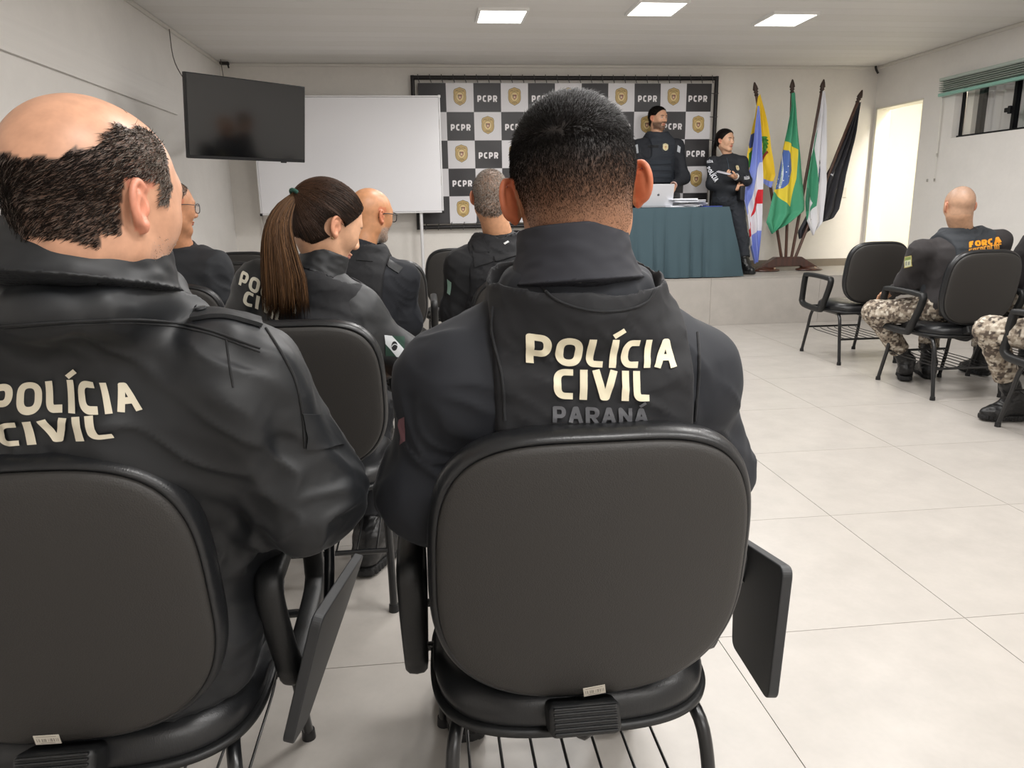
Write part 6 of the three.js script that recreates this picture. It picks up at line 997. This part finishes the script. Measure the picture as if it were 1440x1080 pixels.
// ---- bearded man standing behind the table
{
  const fr = frameOf(Math.PI - 0.22, 0.03, 0, V(2.56, 1.42, 8.38)), hc = at(925, 167, 8.36);
  const j = { shR: at(898, 206, 8.36), elR: at(891, 252, 8.32), wrR: at(905, 284, 8.12), shL: at(952, 206, 8.32), elL: at(961, 250, 8.28), wrL: at(948, 260, 8.1), hipR: V(2.46, 1.4, 8.39), hipL: V(2.66, 1.4, 8.37), knR: V(2.45, 0.98, 8.38), knL: V(2.67, 0.98, 8.36), anR: V(2.44, PLAT + 0.115, 8.42), anL: V(2.68, PLAT + 0.115, 8.4), toeR: V(2.42, PLAT + 0.045, 8.28), toeL: V(2.72, PLAT + 0.045, 8.27) };
  const P = person({ label: 'bearded man in black vest standing behind the laptop on the platform', base: V(2.56, PLAT, 8.38), s: 1.02, skin: 0xc99a7c, torso: { fr, len: 0.578, w: 1.02, st: [[-0.1, 0.12, 0.1], [0, 0.165, 0.11], [0.2, 0.165, 0.112], [0.4, 0.16, 0.115], [0.6, 0.18, 0.125], [0.8, 0.185, 0.115], [0.9, 0.13, 0.085], [0.98, 0.07, 0.062]] }, j, hands: { R: { dir: v3(0.5, -0.5, 0.6), palm: down, curl: 0.4 }, L: { dir: v3(-0.3, -0.8, 0.5), palm: v3(-0.7, -0.4, 0.2), curl: 0.5 } }, cell: 0.0105, trCell: 0.014, jacketName: 'shirt', jacketMat: clothNavy,
    head: { fr: frameOf(Math.PI - 0.55, 0.02, 0, hc), s: 1.03, neck: 0.056, cell: 0.005, earOut: 0.3, browTone: 0x17100c, look: 0.3, paint: (q, k) => { const [x, y, z] = q; if (scalp(q, 0.82, 0.012) && !nearEar(q) && Math.abs(x) < 0.083) return darken(k, hex(0x14100d), 0.9); if (y < -0.035 && y > -0.108 && z > -0.005 && !(y > -0.077 && y < -0.048 && Math.abs(x) < 0.026 && z > 0.07)) return darken(k, hex(0x241a15), 0.72 * sstep(-0.03, -0.05, y - 0.25 * Math.max(0, 0.06 - z) * 0 - (Math.abs(x) < 0.03 && y > -0.05 ? 0.012 : 0))); return k; } },
    collar: { r0: 0.085, r1: 0.08, th: 0.006, h: 0.022, drop: 0.3 } });
  hairCut(P, 'hair', 16000, (q) => (scalp(q, 0.82, 0.012) && !nearEar(q) && Math.abs(q[0]) < 0.084 ? { w: 0.95, len: 0.018, dir: v3(q[0] * 3, 0.1, -0.8), lift: 0.35, mess: 0.3, r: 0.0013, c: hex(0x120e0c) } : null));
  hairCut(P, 'beard', 7000, (q) => (q[1] < -0.045 && q[2] > 0.0 && q[1] > -0.118 && !(q[1] > -0.075 && Math.abs(q[0]) < 0.026) ? { w: 0.7, len: 0.006, dir: v3(0, -1, 0.2), lift: 0.5, mess: 0.3, r: 0.0008, c: hex(0x1d1511) } : null));
  vest(P, { thick: 0.024, w1: 0.135, w2: 0.2, vArm: 0.5, bot: 0.12, top: 3, neckR: 0.098, cell: 0.0105, fold: 0.5, mat: fabric(0x1f242c, 0.8, 0.3) });
  const sd = (x, y, z) => Math.min(P.vestSdf(x, y, z), P.jacketSdf(x, y, z)), webM = fabric(0x252b33, 0.85, 0.3);
  for (const y of [224, 234, 244]) { const w = patch(sd, [[904, y], [943, y], [943, y + 6], [904, y + 6]], 0.006, { nu: 14, nv: 2, thick: 0.006 }); if (w) P.put('webbing_band', w, webM, P.vestMesh); }
  const nt = patch(sd, [[911, 204.5], [926, 204], [926, 207.5], [911, 208]], 0.004, { nu: 6, nv: 2, thick: 0.003 }); if (nt) P.put('name_tape', nt, std(0x101114, 0.8), P.vestMesh);
  const badge = canvas(64, 80, (c) => { c.fillStyle = '#20252c'; c.fillRect(0, 0, 64, 80); crest(c, 4, 3, 56, 74, '#d8cfae', '#8f8456'); }); P.badgeTex = badge;
  const bg = patch(sd, [[931, 201], [940, 201.5], [940, 213], [931, 212.5]], 0.004, { nu: 4, nv: 5, thick: 0.002 }); if (bg) P.put('badge', bg, std(0xffffff, 0.5, { map: badge }), P.vestMesh).userData.label = 'pale gold shield badge';
  for (const [q, n] of [[[[891, 205], [897, 203], [898, 215], [892, 217]], 'sleeve_patch'], [[[953, 204], [957, 207], [956, 215], [952, 213]], 'sleeve_patch']]) { const s = patch(sd, q, 0.003, { nu: 4, nv: 5 }); if (s) P.put(n, s, std(0xa9adb2, 0.8)); }
  const wr = j.wrL, wd = j.wrL.clone().sub(j.elL).normalize(), wt = new THREE.TorusGeometry(0.034, 0.008, 8, 24).applyQuaternion(new THREE.Quaternion().setFromUnitVectors(v3(0, 0, 1), wd)).translate(wr.x + wd.x * 0.012, wr.y + wd.y * 0.012, wr.z + wd.z * 0.012); P.put('wrist_watch', wt, std(0xc9a79c, 0.3, { metalness: 0.5 }));
  const belt = loft(fr, [[0.06, 0.182, 0.128], [0.12, 0.182, 0.128]], 2.4), bb = boxOf([fr.p(-0.2, 0.06, 0), fr.p(0.2, 0.12, 0)], 0.16); P.put('belt', netMesh((x, y, z) => belt(x, y, z) , bb.min, bb.max, 0.011), std(0x15161a, 0.5));
}
// ---- woman standing at the end of the table with a phone
{
  const fr = frameOf(Math.PI - 0.35, -0.02, 0.0, at(1023, 284, 8.27)), hc = at(1019.5, 198, 8.27);
  const j = { shR: at(1001, 228, 8.28), elR: at(1000, 259, 8.24), wrR: at(1034, 266, 8.1), shL: at(1044, 227, 8.22), elL: at(1050, 254, 8.16), wrL: at(1036, 249, 8.06), hipR: at(1012, 290, 8.3), hipL: at(1034, 290, 8.24), knR: V(3.24, 0.98, 8.32), knL: at(1043, 338, 8.1), anR: V(3.26, PLAT + 0.115, 8.38), anL: at(1047, 374, 7.97), toeR: V(3.3, PLAT + 0.045, 8.25), toeL: at(1057, 386, 7.86).setY(PLAT + 0.045) };
  j.anL.setY(PLAT + 0.12);
  const H = { female: 1, wide: 0.98, jaw: 0.95 };
  const P = person({ label: 'woman in black standing at the table end holding a phone', armR: 0.8, ease: 0.008, base: V(3.3, PLAT, 8.2), s: 0.96, skin: 0xd9ab8c, torso: { fr, len: 0.49, w: 0.98, st: [[-0.14, 0.13, 0.1], [0, 0.178, 0.12], [0.15, 0.178, 0.118], [0.38, 0.148, 0.105], [0.6, 0.162, 0.12], [0.8, 0.168, 0.105], [0.9, 0.12, 0.08], [0.98, 0.06, 0.055]] }, j, hands: { R: { dir: v3(0.8, 0.2, -0.3), palm: v3(0, 0.3, -1), curl: 0.4 }, L: { dir: v3(-0.9, 0.15, 0.3), palm: v3(-0.2, 0.9, 0.2), curl: 0.75 } }, cell: 0.0105, trCell: 0.012, hem: 0.0, waist: 0.06, jacketName: 'shirt', jacketMat: fabric(0x1c2026, 0.8, 0.3), trMat: fabric(0x23272e, 0.85, 0.3), fold: 0.6,
    head: { ...H, fr: frameOf(Math.PI - 0.55, 0.0, 0.03, hc), s: 0.98, neck: 0.046, cell: 0.005, earOut: 0.15, browTone: 0x2a1d17, lips: 0xb8554f, look: 0.3 },
    collar: { r0: 0.066, r1: 0.056, th: 0.005, h: 0.05, drop: 0.2 } });
  const cap = capMesh(P, 0.009, (q) => Math.max(q[2] - 0.85 * q[1] - 0.008, -q[1] - 0.08 - 0.3 * q[2], Math.abs(q[0]) > 0.045 ? 0.027 - Math.hypot(q[1] + 0.002, q[2] + 0.008) : -1), 0.0055, { head: { ...H, earOut: -0.3 } });
  cap.geo.setAttribute('color', new THREE.Float32BufferAttribute(new Float32Array(cap.geo.attributes.position.count * 3).map((_, i) => hex(0x120d0b)[i % 3]), 3));
  const hm = P.put('hair', cap.geo, hairMat), t0 = P.fo.p(0, 0.0, -0.115), tail = []; for (let i = 0; i < 260; i++) { const a = rnd() * 6.283, b = Math.sqrt(rnd()) * 0.024, pts = []; for (let n = 0; n <= 6; n++) { const t = n / 6, p = P.fo.p(Math.cos(a) * b * (1 - 0.3 * t), -0.2 * t, -0.108 - 0.03 * Math.sin(t * 3) + Math.sin(a) * b * 0.7); pts.push(p); } tail.push({ p: pts, r: 0.0018, even: 1, c: hex(0x17110e) }); }
  P.put('ponytail', strandGeo(tail), hairMat, hm);
  const sd = P.jacketSdf, badge = canvas(64, 80, (c) => { c.fillStyle = '#20252c'; c.fillRect(0, 0, 64, 80); crest(c, 4, 3, 56, 74, '#d8cfae', '#8f8456'); });
  const bg = patch(sd, [[1033.5, 232], [1039, 231.5], [1041, 240], [1035.5, 240.5]], 0.003, { nu: 4, nv: 5 }); if (bg) P.put('badge', bg, std(0xffffff, 0.5, { map: badge, side: THREE.DoubleSide })).userData.label = 'pale gold shield badge';
  const pm = wordMasks['POLÍCIA'] ??= wordMask('POLÍCIA'); inkMat.sleeve = std(0xdfe1e8, 0.6, { alphaMap: pm.t, transparent: true, side: THREE.DoubleSide });
  const sp = patch(sd, [[1000, 232], [1012.5, 252], [1005, 257], [994, 236]], 0.003, { nu: 16, nv: 6, back: 0.05 }); if (sp) P.put('sleeve_lettering', sp, inkMat.sleeve);
  for (const q of [[[1045, 247], [1053, 246], [1054, 252], [1046, 253]], [[994, 225], [1002, 224], [1003, 229], [995, 230]]]) { const s2 = patch(sd, q, 0.003, { nu: 5, nv: 4 }); if (s2) P.put('sleeve_print', s2, inkMat.sleeve); }
  const zp = seam(sd, [[1022, 222], [1024, 230], [1025, 238]], 0.003, 0.001, 12); if (zp) P.put('zip', zp, std(0x4d5a66, 0.4, { metalness: 0.4 }));
  const belt = loft(fr, [[0.0, 0.178, 0.124], [0.05, 0.176, 0.122]], 2.4), bb = boxOf([fr.p(-0.2, 0, 0), fr.p(0.2, 0.05, 0)], 0.15), bm = P.put('belt', netMesh(belt, bb.min, bb.max, 0.01), std(0x121317, 0.5));
  const bk = trace(belt, CAM, ray(1023, 268), 12, 5); if (bk) P.put('buckle', rbox(0.05, 0.035, 0.012, 0.004, bk.x, bk.y, bk.z + 0.004), std(0x9ba0a8, 0.3, { metalness: 0.7 }), bm);
  const hol = at(1042, 272, 8.1); P.put('holster', rbox(0.06, 0.16, 0.1, 0.02, hol.x, hol.y, hol.z), std(0x17181b, 0.5), bm);
  const ww = j.wrL, wd = j.wrL.clone().sub(j.elL).normalize(); P.put('wrist_watch', new THREE.TorusGeometry(0.031, 0.007, 8, 24).applyQuaternion(new THREE.Quaternion().setFromUnitVectors(v3(0, 0, 1), wd)).translate(ww.x + wd.x * 0.014, ww.y + wd.y * 0.014, ww.z + wd.z * 0.014), std(0xd8d4cf, 0.3, { metalness: 0.5 }));
  const ph = thing('mobile_phone', 'pale mobile phone held in the standing woman\'s hand', 'phone', at(1018, 243, 8.0)); ph.rotation.set(-1.3, 0.1, 0.9);
  mesh('case', rbox(0.075, 0.15, 0.009, 0.004, 0, 0, 0), std(0xc9c9d2, 0.3), ph); mesh('screen', rbox(0.069, 0.142, 0.001, 0.0004, 0, 0, -0.0048), std(0x15171c, 0.15), ph);
}
renderer.render(scene, camera);
